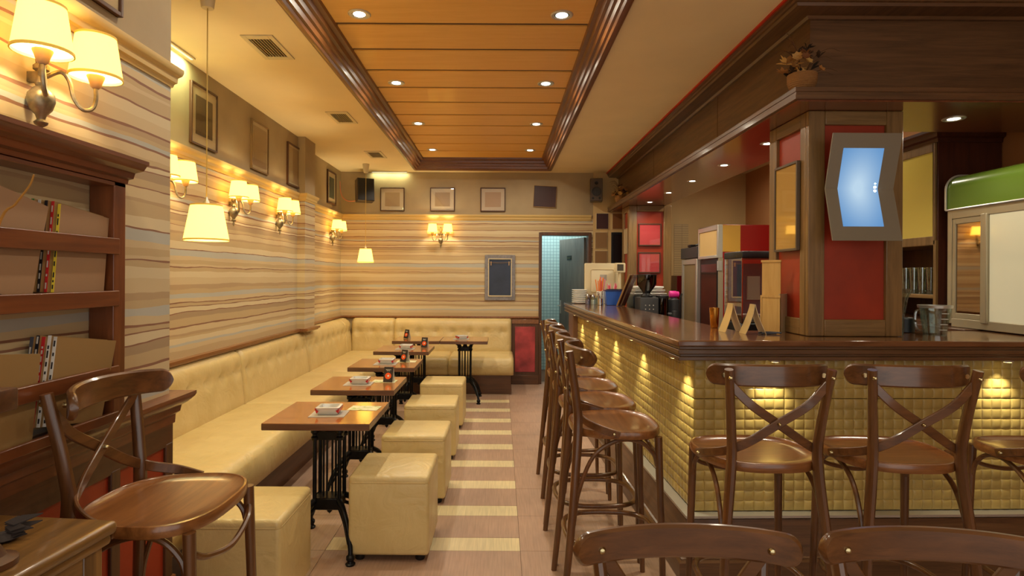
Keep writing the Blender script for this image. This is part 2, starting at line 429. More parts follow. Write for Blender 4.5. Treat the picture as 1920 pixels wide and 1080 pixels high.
# floor: a bed with laid tiles, cream bars across the aisle
fl = struct(B(-2.4, 3.6, -2.0, 9.6, -.12, -.004).build('floor', M['grout']), 'brown tiled floor with cream bars across the aisle')
fl_me = {}
def ftile(kind, x0, x1, y0, y1):
    g = .0012; key = (kind, round(x1-x0, 3), round(y1-y0, 3))
    if key not in fl_me:
        w, h = (x1-x0)/2-g, (y1-y0)/2-g
        fl_me[key] = MB().box(-w, w, -h, h, -.006, 0).mesh(kind, M['floor_cream'] if kind == 'cream_bar_tile' else M['floor_brown'])
    shared(kind, fl_me[key], fl, ((x0+x1)/2-fl.location.x, (y0+y1)/2-fl.location.y, -fl.location.z))
r0 = 3.204-.47*8
for k in range(19):
    y = r0+.47*k
    ftile('cream_bar_tile', -.95, .115, y, y+.16); ftile('floor_tile', -.95, .115, y+.16, y+.47)
    for x0, x1 in ((-2.015, -.95), (.115, 1.18), (1.18, 2.245), (2.245, 3.31)): ftile('floor_tile', x0, x1, y, y+.47)
# walls
struct(B(LW-.2, LW, 2.3, 6.3, 0, 3.15).build('wall_left', M['paper']), 'left wall in striped wallpaper with taupe frieze')
struct(B(LW2-.1, LW2, 6.3, 8.3, 0, 3.15).build('wall_left', M['paper']), 'far stretch of left striped wall beyond the pilaster')
struct(B(LW2-.05, -2.05, 6.14, 6.47, .93, 3.0).build('pillar_left', M['paper']), 'shallow striped pilaster on the left wall')
struct(B(-2.4, NW, -2.0, NWE, 0, 3.15).build('wall_near', M['paper']), 'near wall block in striped wallpaper behind the magazine rack')
wb = MB().box(-2.4, .533, BW, BW+.12, 0, 3.15).box(.533, 1.264, BW, BW+.12, 2.114, 3.15).box(1.264, 1.29, BW, BW+.12, 0, 3.15)
struct(wb.build('wall_back', M['paper']), 'back wall in striped wallpaper with taupe frieze')
struct(B(1.29, 3.6, BW-.004, BW+.12, 0, 3.15).build('wall_back', M['cream_wall']), 'plain cream back wall behind the bar')
struct(B(RW, RW+.12, -2.0, 8.3, 0, 3.15).build('wall_right', mat('terracotta_wall_paint', (176, 122, 78), .7, noise=.03, nscale=2)), 'plain warm wall behind the bar')
# ceiling with the opening of the plank panel
PX0, PX1, PY0, PY1, PZ = -1.15, .655, -.1, 7.9, 3.07
ce = MB().box(-2.4, PX0, -2, 8.3, CZ, CZ+.2).box(PX1, 3.6, -2, 8.3, CZ, CZ+.2).box(PX0, PX1, PY1, 8.3, CZ, CZ+.2).box(PX0, PX1, -2, PY0, CZ, CZ+.2)
ceo = struct(ce.build('ceiling', M['ceil']), 'cream plastered ceiling around the sunken plank panel')
struct(B(PX0, PX1, PY0, PY1, PZ+.045, PZ+.09).build('ceiling_backing', darkw('X')), 'dark backing above the ceiling planks')
pl_me = MB().rbox(PX0+.1, PX1-.1, -.187, .187, 0, .035, .005, 1).mesh('plank', plankw('X'))
bp_me = B(PX0+.1, PX1-.1, -.0185, .0185, .009, .04).mesh('joint', darkw('X'))
y = 7.78+.205-.0; k = 0
while y > PY0+.1:
    yc = 7.78-.206-.4115*k
    if yc < PY0+.2: break
    shared('plank', pl_me, ceo, (-ceo.location.x, yc-ceo.location.y, PZ-ceo.location.z))
    shared('joint_batten', bp_me, ceo, (-ceo.location.x, yc+.2058-ceo.location.y, PZ-ceo.location.z))
    k += 1
prof = [(-.025, CZ+.001), (-.03, CZ-.018), (-.012, CZ-.03), (.012, CZ-.03), (.02, CZ-.012), (.034, CZ-.008), (.04, CZ+.02), (.056, CZ+.026), (.062, CZ+.052), (.08, CZ+.06), (.086, CZ+.09), (.112, CZ+.1), (.12, CZ+.125), (.12, CZ+.15), (-.0, CZ+.15)]
struct(MB().sweep([(o, z) for o, z in prof], [(PX0, PY0), (PX0, PY1), (PX1, PY1), (PX1, PY0)], True).build('trim_1', wood('ceiling_trim_wood', (98, 58, 28), (128, 80, 42), 'A', rough=.4, coat=.2)), 'stepped dark wood moulding around the ceiling panel')
# crown along left and back wall (right of travel = into the room)
crown = [(-.02, 2.275), (.006, 2.275), (.01, 2.29), (.018, 2.296), (.02, 2.318), (.032, 2.33), (.036, 2.345), (.036, 2.357), (-.02, 2.357)]
wallpath = [(LW, 2.35), (LW, 6.14), (-2.05, 6.14), (-2.05, 6.47), (LW2, 6.47), (LW2, BW), (1.262, BW)]
# travelling +Y along the left wall, right = +X = into the room
struct(MB().sweep(crown, wallpath).build('trim_2', M['cornice']), 'cream picture-rail moulding along the left and back walls')
dado = [(-.02, .905), (.03, .905), (.036, .915), (.05, .922), (.05, .942), (-.02, .942)]
struct(MB().sweep(dado, wallpath[:-1]+[(.535, BW)]).build('trim_3', wood('dado_wood', (120, 74, 38), (150, 98, 54), 'Y')), 'wooden rail above the bench backs')
npath = [(NW, -2.0), (NW, NWE), (LW-.1, NWE)]
struct(MB().sweep([(o, z) for o, z in crown], npath).build('trim_4', M['cornice']), 'cream picture-rail moulding around the near wall corner')
# near wall dado: cap, cove, band, red panels
ndado = [(-.02, .885), (.016, .885), (.018, .92), (.03, .93), (.034, .955), (.05, .965), (.07, .985), (.075, .995), (.075, 1.008), (-.02, 1.008)]
wd = struct(MB().sweep(ndado, npath).build('baseboard_near', shelfw('Y')), 'red panelled dado with moulded wooden cap below the magazine rack')
def loc_to(o, mb): mb.v = [p-o.location for p in mb.v]; return mb
loc_to(wd, B(NW, NW+.016, -2, NWE, .80, .886)).build('band', darkw('Y'), wd)
ys = [-.45, .4, 1.25, 2.065, 2.40]
for a, b in zip(ys[:-1], ys[1:]): loc_to(wd, B(NW, NW+.006, a, b, .26, .82)).build('panel', M['red'], wd)
for yy in ys: loc_to(wd, B(NW, NW+.018, yy-.02, yy+.03, .2, .81)).build('stile', darkw('Z'), wd, bev=.004)
loc_to(wd, B(NW, NW+.02, -2, NWE+.01, 0, .22)).build('plinth', darkw('Y'), wd)
loc_to(wd, B(NW, NW+.03, -2, NWE+.01, .22, .26)).build('bead', shelfw('Y'), wd, bev=.008)
# door: dark frame, open leaf, tiled corridor
d1 = struct(MB().box(.533, .575, BW-.03, BW+.14, 0, 2.115).box(1.222, 1.264, BW-.03, BW+.14, 0, 2.115).box(.575, 1.222, BW-.03, BW+.14, 2.073, 2.115).build('door_1', darkw('Z'), bev=.004), 'dark brown frame of the open washroom door')
leaf = thing('door_leaf', 'dark open door leaf with a small lettered sign', 'door', (1.2, BW+.13, 0.01), math.atan2(.65, -.28))
leaf['kind'] = 'structure'
B(0, .71, -.02, .02, 0, 2.05).build('panel', wood('grey_door_wood', (82, 80, 74), (108, 104, 94), 'Z', rough=.45), leaf, bev=.003)
# the leaf's face towards the bar
B(.35, .47, .02, .026, 1.735, 1.80).build('sign_plate', M['black'], leaf)
tx = bpy.data.curves.new('lettering', 'FONT'); tx.body = 'TOALET'; tx.size = .034; tx.align_x = 'CENTER'; tx.align_y = 'CENTER'; tx.extrude = .0006
to = bpy.data.objects.new('lettering', tx); C.objects.link(to); to.parent = leaf; to.location = (.41, .0275, 1.767); to.rotation_euler = (PI/2, 0, PI); tx.materials.append(M['rivet'])
hd = MB().box(.655, .685, .02, .026, .93, 1.13).build('handle_plate', M['steel'], leaf)
MB().tube([(.67, .025, 1.05), (.67, .07, 1.05), (.6, .07, 1.05)], .009, 8).build('handle', M['steel'], leaf)
struct(MB().box(.3, 1.7, 9.45, 9.55, 0, 2.6).box(.2, .3, BW+.12, 9.55, 0, 2.6).build('wall_corridor', M['teal']), 'turquoise small-tiled wall in the washroom corridor')
struct(B(1.6, 1.7, BW+.12, 9.45, 0, 2.6).build('wall_corridor', M['cream_wall']), 'plain side wall of the washroom corridor')
struct(B(.2, 1.7, BW+.12, 9.55, 2.6, 2.7).build('ceiling_corridor', M['white']), 'white ceiling of the washroom corridor')
lamp('added_corridor_lamp', 'POINT', (.75, 8.8, 2.4), 17, (.86, .97, 1.0), radius=.1)  # bare lamp added out of sight to light the corridor
# red worn dado panel between bench and door
rp = struct(B(.16, .535, BW-.035, BW, 0, .906).build('baseboard_back', darkw('Z'), bev=.004), 'worn crimson dado panel in a dark frame beside the door')
loc_to(rp, B(.205, .485, BW-.042, BW-.03, .17, .80)).build('panel', M['redp'], rp, bev=.004)
loc_to(rp, B(.155, .535, BW-.06, BW-.03, 0, .13)).build('plinth', darkw('X'), rp, bev=.004)
loc_to(rp, B(.16, .535, BW-.042, BW-.03, .84, .9)).build('rail', greyw if False else wood('dado_wood', (120, 74, 38), (150, 98, 54), 'Y'), rp, bev=.004)

# ------------------------------------------------------------------ soffit above the bar
SX, SY, SZ, SI, SJ = 1.49, 2.97, 2.405, 2.07, 3.6
spath = [(SX+.15, BW-.006), (SX+.15, SY+.15), (RW-.001, SY+.15)]
so = MB().box(SX+.15, SI, SY+.15, BW-.006, SZ+.02, CZ-.001).box(SI, RW-.001, SY+.15, SJ, SZ+.02, CZ-.001)
so = struct(so.build('beam', barw('A')), 'brown wooden soffit over the bar with ledge and moulding')
# travelling toward the camera (-Y) right = -X = towards the room
loc_to(so, MB().sweep([(-.01, SZ+.002), (.15, SZ+.002), (.15, SZ+.022), (.146, SZ+.024), (.146, SZ+.038), (.15, SZ+.04), (.15, SZ+.062), (-.01, SZ+.062)], spath)).build('ledge', barw('A'), so)
loc_to(so, MB().sweep([(-.01, 2.868), (.02, 2.868), (.03, 2.882), (.135, 2.885), (.14, 2.9), (.15, 2.905), (.15, 2.92), (.16, 2.925), (.16, CZ-.002), (-.01, CZ-.002)], spath)).build('crown', barw('A'), so)
loc_to(so, MB().sweep([(.158, CZ-.012), (.172, CZ-.012), (.172, CZ-.001), (.158, CZ-.001)], spath)).build('red_edge', mat('red_edge_paint', (196, 48, 22), .5), so)
loc_to(so, MB().prism([(SX+.02, BW-.006), (SX+.02, SY+.02), (RW-.001, SY+.02), (RW-.001, SJ), (SI, SJ), (SI, BW-.006)], SZ-.006, SZ+.021)).build('underside', wood('soffit_board', (104, 56, 34), (132, 76, 46), 'Y', rough=.25, coat=.5), so)
for yy in (4.45, 6.3): loc_to(so, B(SX+.148, SX+.15, yy, yy+.004, SZ+.06, 2.87)).build('seam', darkw('Z'), so)

# columns clad in oak frames with red panels
def column(name, label, x0, x1, y0, y1, z0, z1, st=.09, tr=.075, br=.09):
    c = struct(B(x0+.02, x1-.02, y0+.02, y1-.02, z0, z1).build(name, M['red']), label)
    for fx in range(2):
        # front (-Y) and left (-X) faces
        L0, L1 = (x0, x1) if fx == 0 else (y0, y1)
        def piece(nm, a, b, za, zb, ax):
            bx = (a, b, y0, y0+.03, za, zb) if fx == 0 else (x0, x0+.03, a, b, za, zb)
            loc_to(c, B(*bx)).build(nm, oakw(ax), c, bev=.005)
        e = .0 if fx == 0 else .031
        piece('stile', L0+e, L0+st, z0, z1, 'Z'); piece('stile', L1-st, L1, z0, z1, 'Z')
        piece('rail', L0+st, L1-st, z0, z0+br, 'X' if fx == 0 else 'Y'); piece('rail', L0+st, L1-st, z1-tr, z1, 'X' if fx == 0 else 'Y')
    loc_to(c, B(x1-.03, x1, y0+.031, y1, z0, z1)).build('side', oakw('Z'), c)
    return c
column('column_near', 'oak framed column with red panels standing at the bar corner', 1.65, 2.16, 3.15, 3.61, 1.186, SZ-.007)
column('column_far', 'oak framed column with red panels at the far end of the bar', 1.61, 2.147, 7.37, 7.78, 0, SZ-.007, st=.1)

# ================================================================== the bar
BO = Vector((.883, 2.912, 0)); BR = .0274
def bar_thing(name, label, cat): return thing(name, label, cat, BO, BR)
def bw(a, b, z): # bar coordinates to the world
    c, s_ = math.cos(BR), math.sin(BR); return Vector((BO.x+a*c-b*s_, BO.y+a*s_+b*c, z))
CT, CB = 1.185, 1.085
A1, B1, WD, FD = 2.46, 4.2, .53, .56
def Lpoly(i): return [(i, i), (A1, i), (A1, FD), (WD, FD), (WD, B1-i), (i, B1-i)]
ct = bar_thing('bar_countertop', 'long polished brown wooden bar top with grooved edge', 'countertop')
MB().prism(Lpoly(0), CT-.03, CT).build('slab', topw('A'), ct, bev=.006)
for q, (i, za, zb) in enumerate(((.012, CT-.046, CT-.03), (.004, CT-.068, CT-.046), (.015, CT-.082, CT-.068), (.006, CB, CT-.082))):
    MB().prism(Lpoly(i), za, zb).build('edge_moulding', barw('A'), ct, bev=.003)
bc = bar_thing('bar_counter', 'bar front of quilted gold panels on a wooden plinth with steel strip', 'bar')
TA, TB, T0 = .117, .095, .30
TE = TB+8*.468
MB().prism([(TA+.014, TB+.014), (A1, TB+.014), (A1, FD-.03), (WD-.03, FD-.03), (WD-.03, B1-.02), (TA+.014, B1-.02)], 0, CB-.002).build('carcass', darkw('Z'), bc)
MB().box(TA-.06, WD-.03, TE, B1-.03, 0, CB-.002).build('end_panel', wood('pinkish_wood', (120, 82, 58), (142, 104, 76), 'Z'), bc, bev=.004)
# quilted panels: one pressed sheet, cushions 52 mm
def quilt(cols, rows, w, h, seed):
    rnd = random.Random(seed); mb = MB(); US = [0, .05, .14, .32, .68, .86, .95]; q = 7
    nx, nz = cols*q, rows*q
    amp = [[rnd.uniform(.75, 1.15) for _ in range(rows)] for _ in range(cols)]
    dx = [[rnd.uniform(-.12, .12) for _ in range(rows)] for _ in range(cols)]
    vs = []; fs = []
    for j in range(nz+1):
        for i in range(nx+1):
            ci, cj = min(i//q, cols-1), min(j//q, rows-1); u = (US[i-ci*q] if i-ci*q < q else 1.0); v = (US[j-cj*q] if j-cj*q < q else 1.0)
            s_ = (max(0, math.sin(PI*u))**.42)*(max(0, math.sin(PI*v))**.42)
            d = .0075*s_*amp[ci][cj]*(1+dx[ci][cj]*(u-.5)*3)
            e = .0015
            vs.append((e+(w-2*e)*(ci+u)/cols, -d, e+(h-2*e)*(cj+v)/rows))
    for j in range(nz):
        for i in range(nx): fs.append((j*(nx+1)+i, j*(nx+1)+i+1, (j+1)*(nx+1)+i+1, (j+1)*(nx+1)+i))
    mb.add(vs, fs); mb.box(.002, w-.002, .0005, .012, .002, h-.002)
    return mb.mesh('quilted_panel', M['goldtile'], 60)
HB, HT = .576, CB-.002-T0-.576
qlow = [quilt(9, 11, .468, HB, k) for k in range(2)]; qtop = [quilt(9, 4, .468, HT, 10+k) for k in range(2)]
for k in range(5):
    shared('quilted_panel', qlow[k % 2], bc, (TA+.468*k, TB, T0)); shared('quilted_panel', qtop[k % 2], bc, (TA+.468*k, TB, T0+HB))
for k in range(8):
    y = TB+.468*(k+1)
    shared('quilted_panel', qlow[k % 2], bc, (TA, y, T0), (0, 0, -PI/2)); shared('quilted_panel', qtop[k % 2], bc, (TA, y, T0+HB), (0, 0, -PI/2))
ppath = [(TA, B1-.02), (TA, TB), (A1, TB)]
MB().sweep([(-.005, T0-.02), (.052, T0-.02), (.06, T0-.014), (.06, T0-.002), (-.005, T0-.002)], ppath).build('steel_strip', M['steel'], bc)
MB().sweep([(-.005, .0), (.095, .0), (.095, .10), (.085, .105), (.055, T0-.021), (-.005, T0-.021)], ppath).build('plinth', barw('A'), bc)
MB().sweep([(.09, .0), (.108, .0), (.108, .085), (.1, .095), (.09, .095)], ppath).build('kick_board', barw('A'), bc)
# under-counter puck lights
for k, (a, b) in enumerate([(.035, .17), (.035, 1.03), (.035, 1.86), (.035, 2.69), (.035, 3.5), (.5, .025), (1.7, .025)]):
    p = bw(a, b, CB)
    o = thing('puck_light', ['puck light under the bar top at the corner', 'second puck light under the bar top from the corner', 'third puck light under the bar top from the corner', 'fourth puck light under the bar top from the corner', 'puck light under the bar top nearest the back wall', 'puck light under the bar top above the first front stool', 'puck light under the bar top beside the third front stool'][k], 'light', p, 0, 'puck lights under the bar top')
    MB().lathe([(.0, -.008), (.024, -.008), (.026, 0), (0, 0)], n=16).build('ring', M['steel'], o)
    MB().lathe([(.0, -.0095), (.018, -.0095), (.018, -.008), (0, -.008)], n=16).build('lens', emitter('puck_lens', (255, 226, 150), 8), o)
    lamp('puck_lamp', 'SPOT', (0, 0, -.014), P_UNDER, UNDERC, o, .012, 84, .8, (.05, 0, -1) if k < 5 else (0, .05, -1))
# inner work counter behind the bar
wc = bar_thing('work_counter', 'low dark work counter behind the long side of the bar', 'counter')
MB().box(WD+.0, WD+.52, FD+1.1, B1-.2, .0, .9).build('body', darkw('Y'), wc)
MB().box(WD-.02, WD+.54, FD+1.1, B1-.18, .9, .92).build('top', M['steel'], wc, bev=.003)

# ------------------------------------------------------------------ bentwood stools and chairs
def rail_mesh(hw, yc, sag, z0, z1, t=.02, n=44):
    """curved top rail: middle furthest back, ends swept forward and rounded"""
    vs = []; fs = []
    for i in range(n+1):
        u = -math.cos(PI*i/n)
        e = max(0, (abs(u)-.84)/.16); hgt = math.sqrt(max(0, 1-e*e*.97))
        zc = (z0+z1)/2-.006*u*u; hh = (z1-z0)/2*hgt*(1-.06*u*u)
        a = u*1.05; x = hw*math.sin(a)/math.sin(1.05); y = yc+sag*(1-math.cos(a))/(1-math.cos(1.05))
        n_ = Vector((math.sin(a)*-.75, 1, 0)).normalized()
        tt = t/2; c = .006
        for (d, z) in ((-tt, -hh+c), (-tt, hh-c), (-tt+c, hh), (tt-c, hh), (tt, hh-c), (tt, -hh+c), (tt-c, -hh), (-tt+c, -hh)):
            vs.append((x+n_.x*d, y+n_.y*d, zc+z))
    for i in range(n):
        for q in range(8): fs.append((i*8+q, i*8+(q+1) % 8, (i+1)*8+(q+1) % 8, (i+1)*8+q))
    fs += [tuple(range(8))[::-1], tuple(n*8+q for q in range(8))]
    return MB().add(vs, fs)
def seat_outline(n=48, a=.222, b=.205):
    out = []
    for i in range(n):
        t = 2*PI*i/n; c, s_ = math.cos(t), math.sin(t); p = 2/2.75
        x = a*math.copysign(abs(c)**p, c); y = b*math.copysign(abs(s_)**p, s_)
        x *= 1+.09*(y/b)           # wider in front
        out.append((x, y))
    return out
def make_seat(z):
    o = seat_outline(); n = len(o); mb = MB(); vs = []; fs = []
    rings = [(.93, -.036), (.985, -.034), (1.0, -.026), (1.0, -.008), (.985, -.001), (.955, 0), (.935, -.005), (.7, -.009), (.35, -.012)]
    for (s_, dz) in rings:
        for (x, y) in o: vs.append((x*s_, y*s_, z+dz))
    for j in range(len(rings)-1):
        for i in range(n): fs.append((j*n+i, j*n+(i+1) % n, (j+1)*n+(i+1) % n, (j+1)*n+i))
    vs.append((0, 0, z-.0125)); k = len(vs)-1
    for i in range(n): fs.append(((len(rings)-1)*n+i, (len(rings)-1)*n+(i+1) % n, k))
    fs.append(tuple(range(n))[::-1])
    return mb.add(vs, fs)
def make_chair(name, label, cat, sz, bh, hw, ring=True, group=None, sag=.10, rh=.082):
    t = thing(name, label, cat, group=group); W_ = stoolw
    make_seat(sz).build('seat', seatw('X'), t, angle=50)
    top = sz+bh
    for s in (-1, 1):
        MB().tube([(s*.182, .17, sz-.03), (s*.196, .195, 0)], n=10, radii=[.0175, .0125], k=4).build('leg', W_('Z'), t)
        MB().tube([(s*.208, -.255, 0), (s*.196, -.215, sz*.5), (s*.160, -.185, sz-.02), (s*.163, -.193, sz+bh*.35), (s*.186, -.228, top-(.016 if sag > .08 else .05))], n=10, k=6, radii=[.0125, .016, .019, .017, .0155], flat=1.15).build('back_post', W_('Z'), t)
    rl = rail_mesh(hw, -.218 if sag > .08 else -.205, sag, top-rh, top).build('back_rail', W_('X'), t)
    for s in (-1, 1):
        o = .0 if s > 0 else -.013
        pts = [(-s*.176, -.205+o, top-.07), (-s*.10, -.212+o, sz+bh*.60), (s*.0, -.20+o, sz+bh*.41), (s*.10, -.185+o, sz+bh*.22), (s*.168, -.158+o*.2, sz+bh*.105), (s*.214, -.09, sz+bh*.03), (s*.225, -.01, sz-.014)]
        nr = [(0, 1, 0), (0, 1, 0), (0, 1, 0), (-s*.15, 1, 0), (-s*.8, .8, 0), (-s*1, .2, .1), (-s*1, .1, .1)]
        MB().band(pts, nr, .032, .011, 6).build('cross_brace', W_('X'), t)
    rv = [(s*.184, -.188, top-.045) for s in (-1, 1)]
    for p in rv: MB().lathe([(0, .014), (.006, .011), (.009, .004), (.009, -.002)], (p[0], p[1]+.012, p[2]), 12, 'Y').build('rivet', M['rivet'], t)
    for s in (-1, 1): MB().lathe([(0, -.012), (.005, -.010), (.008, -.004), (.008, .004)], (s*.184, -.238, top-.045), 12, 'Y').build('rivet', M['rivet'], t)
    MB().lathe([(0, -.03), (.005, -.026), (.007, -.02), (.007, .014), (.005, .02), (0, .024)], (0, -.203, sz+bh*.41), 12, 'Y').build('rivet', M['rivet'], t)
    for s in (-1, 1):
        MB().lathe([(0, s*.012), (.005, s*.010), (.0075, s*.005), (.0075, 0)], (s*.226, -.035, sz-.008), 12, 'X').build('rivet', M['rivet'], t)
    # arched braces under the seat
    d = sz-.80
    for s in (-1, 1):
        low = max(.08, sz-.42)
        MB().tube([(s*.193, -.205, low), (s*.19, -.185, low+.14), (s*.186, -.12, sz-.12), (s*.182, -.02, sz-.052), (s*.18, .08, sz-.05), (s*.183, .145, sz-.10), (s*.184, .165, sz-.16)], .0095, 8, k=6).build('arch_brace', W_('Y'), t)
    MB().tube([(-.183, .172, sz-.085), (-.13, .19, sz-.12), (0, .2, sz-.145), (.13, .19, sz-.12), (.183, .172, sz-.085)], .0095, 8, k=6).build('arch_brace', W_('X'), t)
    if ring:
        pts = []
        for i in range(20):
            a = 2*PI*i/20; c, s_ = math.cos(a), math.sin(a); p = 2/2.9
            pts.append((.205*math.copysign(abs(c)**p, c), -.01+.215*math.copysign(abs(s_)**p, s_), .30))
        MB().tube(pts, .0125, 10, True, 3).build('footrest_ring', W_('X'), t)
    return t
GST = 'cross-back bar stools'
st = make_chair('bar_stool', 'cross-back bar stool nearest the camera along the long side of the bar', 'bar stool', .82, .365, .228, True, GST)
st.location = (.535, 2.79, 0); st.rotation_euler = (0, 0, -PI/2)
for x, y, rz, lb in [
    (.535, 3.27, -PI/2+.04, 'second cross-back bar stool along the long side of the bar'),
    (.54, 3.75, -PI/2-.03, 'third cross-back bar stool along the long side of the bar'),
    (.55, 4.25, -PI/2+.02, 'cross-back bar stool farthest along the long side of the bar'),
    (1.01, 2.34, .0, 'cross-back bar stool at the front of the bar nearest its corner'),
    (1.54, 2.34, -.04, 'second cross-back bar stool along the front of the bar'),
    (2.21, 2.35, -.02, 'cross-back bar stool at the picture edge along the front of the bar'),
    (-1.02, 1.80, -math.radians(91), 'cross-back bar stool beside the worn dresser and magazine rack')]:
    dup(st, (x, y, 0), rz, lb, GST)
GC = 'low cross-back chairs in the foreground'
chr_ = make_chair('cross_back_chair', 'low cross-back chair in the foreground, nearer the aisle', 'chair', .50, .452, .243, False, GC, .05, .073)
chr_.location = (.407, 1.10, 0); chr_.rotation_euler = (0, 0, PI)
dup(chr_, (.925, 1.09, 0), PI-.10, 'low cross-back chair in the foreground, farther from the aisle', GC)

# ------------------------------------------------------------------ bench
bn = thing('corner_bench', 'long cream leather corner bench with tufted backs along two walls', 'bench', (-2.04, 8.0, 0))
def loft(sections, name, parent, m=None, angle=60):
    mb = MB(); k = len(sections[0]); vs = []; fs = []
    for s_ in sections: vs += s_
    for i in range(len(sections)-1):
        for q in range(k): fs.append((i*k+q, i*k+(q+1) % k, (i+1)*k+(q+1) % k, (i+1)*k+q))
    fs += [tuple(range(k))[::-1], tuple((len(sections)-1)*k+q for q in range(k))]
    mb.add(vs, fs); mb.v = [p-bn.location for p in mb.v]
    return mb.build(name, m or M['leather'], parent, angle=angle)
def seat_sec(D, pin):  # (n from back, z)
    p = [(0, .24), (D-.05-pin, .24), (D-.02-pin, .255), (D-pin, .30), (D+.004-pin, .36), (D-.008-pin, .42), (D-.035-pin, .455-pin), (D-.08, .472-pin), (D*.5, .478-pin), (D*.2, .474-pin), (0, .47-pin)]
    return p
def back_sec(T, u, us, pin):
    out = [(-.0, .44)]
    for i in range(15):
        v = i/14; z = .455+.455*v
        n = T-.045*v
        if v > .86: n -= .06*((v-.86)/.14)**2
        if v < .1: n -= .012*((.1-v)/.1)
        dent = 0
        for ub in us:
            dent += .030*math.exp(-((u-ub)/.035)**2-((v-.62)/.075)**2)+.006*math.exp(-((u-ub)/.012)**2)*max(0, 1-abs(v-.72)/.3)
        crease = .012*math.exp(-((v-.62)/.035)**2)
        out.append((n-dent-crease-pin, z-pin*.5))
    out += [(T-.13, .915-pin), (0, .912)]
    return out
def run(fn, u0, u1, kind, par_D, parent, axis):
    L_ = u1-u0; n = max(10, int(L_/.03)); secs = []
    us = [L_*(k+.5)/max(2, round(L_/.22)) for k in range(max(2, round(L_/.22)))]
    for i in range(n+1):
        u = L_*i/n; e = min(u, L_-u); pin = .024*max(0, 1-e/.035)**2
        sec = seat_sec(par_D, pin) if kind == 'seat' else back_sec(par_D, u, us, pin)
        secs.append([fn(u0+u, nn, z) for (nn, z) in sec])
    return loft(secs, 'seat_cushion' if kind == 'seat' else 'back_cushion', parent)
left = lambda u, n, z: (-2.125+n, u, z)
left2 = lambda u, n, z: (-2.225+n, u, z)
back = lambda u, n, z: (u, 8.195-n, z)
for a, b in ((2.5, 3.12), (3.12, 4.69), (4.69, 6.26)): run(left, a, b, 'back', .1, bn, 'y')
for a, b in ((6.26, 7.78), (7.78, 8.09)): run(left2, a, b, 'back', .2, bn, 'y')
for a, b in ((-2.04, -1.46), (-1.46, .15)): run(back, a, b, 'back', .19, bn, 'x')
for a, b in ((2.5, 4.69), (4.69, 6.26), (6.26, 7.6)): run(left, a, b, 'seat', .705, bn, 'y')
for a, b in ((-2.12, -.66), (-.66, .17)): run(back, a, b, 'seat', .80, bn, 'x')
mb = MB().box(-2.12, -1.54, 2.5, 8.19, 0, .24); mb.v = [p-bn.location for p in mb.v]; mb.build('plinth', darkw('Y'), bn)
mb = MB().box(-1.54, .14, 7.45, 8.15, 0, .24); mb.v = [p-bn.location for p in mb.v]; mb.build('plinth', darkw('X'), bn)

# ------------------------------------------------------------------ poufs
def make_pouf(label):
    t = thing('cube_pouf', label, 'pouf', group='cream leather cube poufs')
    w = .212
    MB().rbox(-w, w, -w, w, .035, .425, .02, 4).build('body', M['leather'], t, angle=60)
    MB().rbox(-w-.0005, w+.0005, -w-.0005, w+.0005, .395, .452, .022, 4).build('lid', M['leather'], t, angle=60)
    q = w-.004; r = .02
    pts = [(q-.02, -q), (q, -q+.02), (q, q-.02), (q-.02, q), (-q+.02, q), (-q, q-.02), (-q, -q+.02), (-q+.02, -q)]
    MB().tube([(x*1.012, y*1.012, .418) for x, y in pts], .0035, 6, True).build('piping', M['leather'], t)
    for sx in (-1, 1):
        for sy in (-1, 1): MB().lathe([(.022, 0), (.026, .006), (.026, .038)], (sx*.16, sy*.16, 0), 14).build('foot', M['black'], t)
    return t
pf = make_pouf('cream leather cube pouf closest to the camera in front of the bench end')
pf.location = (-1.148, 2.715, 0)
for x, y, lb in [(-.578, 3.275, 'cream leather cube pouf beside the nearest cafe table'), (-.565, 4.06, 'cream leather cube pouf beside the second cafe table'),
                 (-.57, 4.98, 'cream leather cube pouf beside the third cafe table'), (-.57, 5.95, 'cream leather cube pouf farthest down the aisle')]:
    dup(pf, (x, y, 0), random.uniform(-.02, .02), lb)

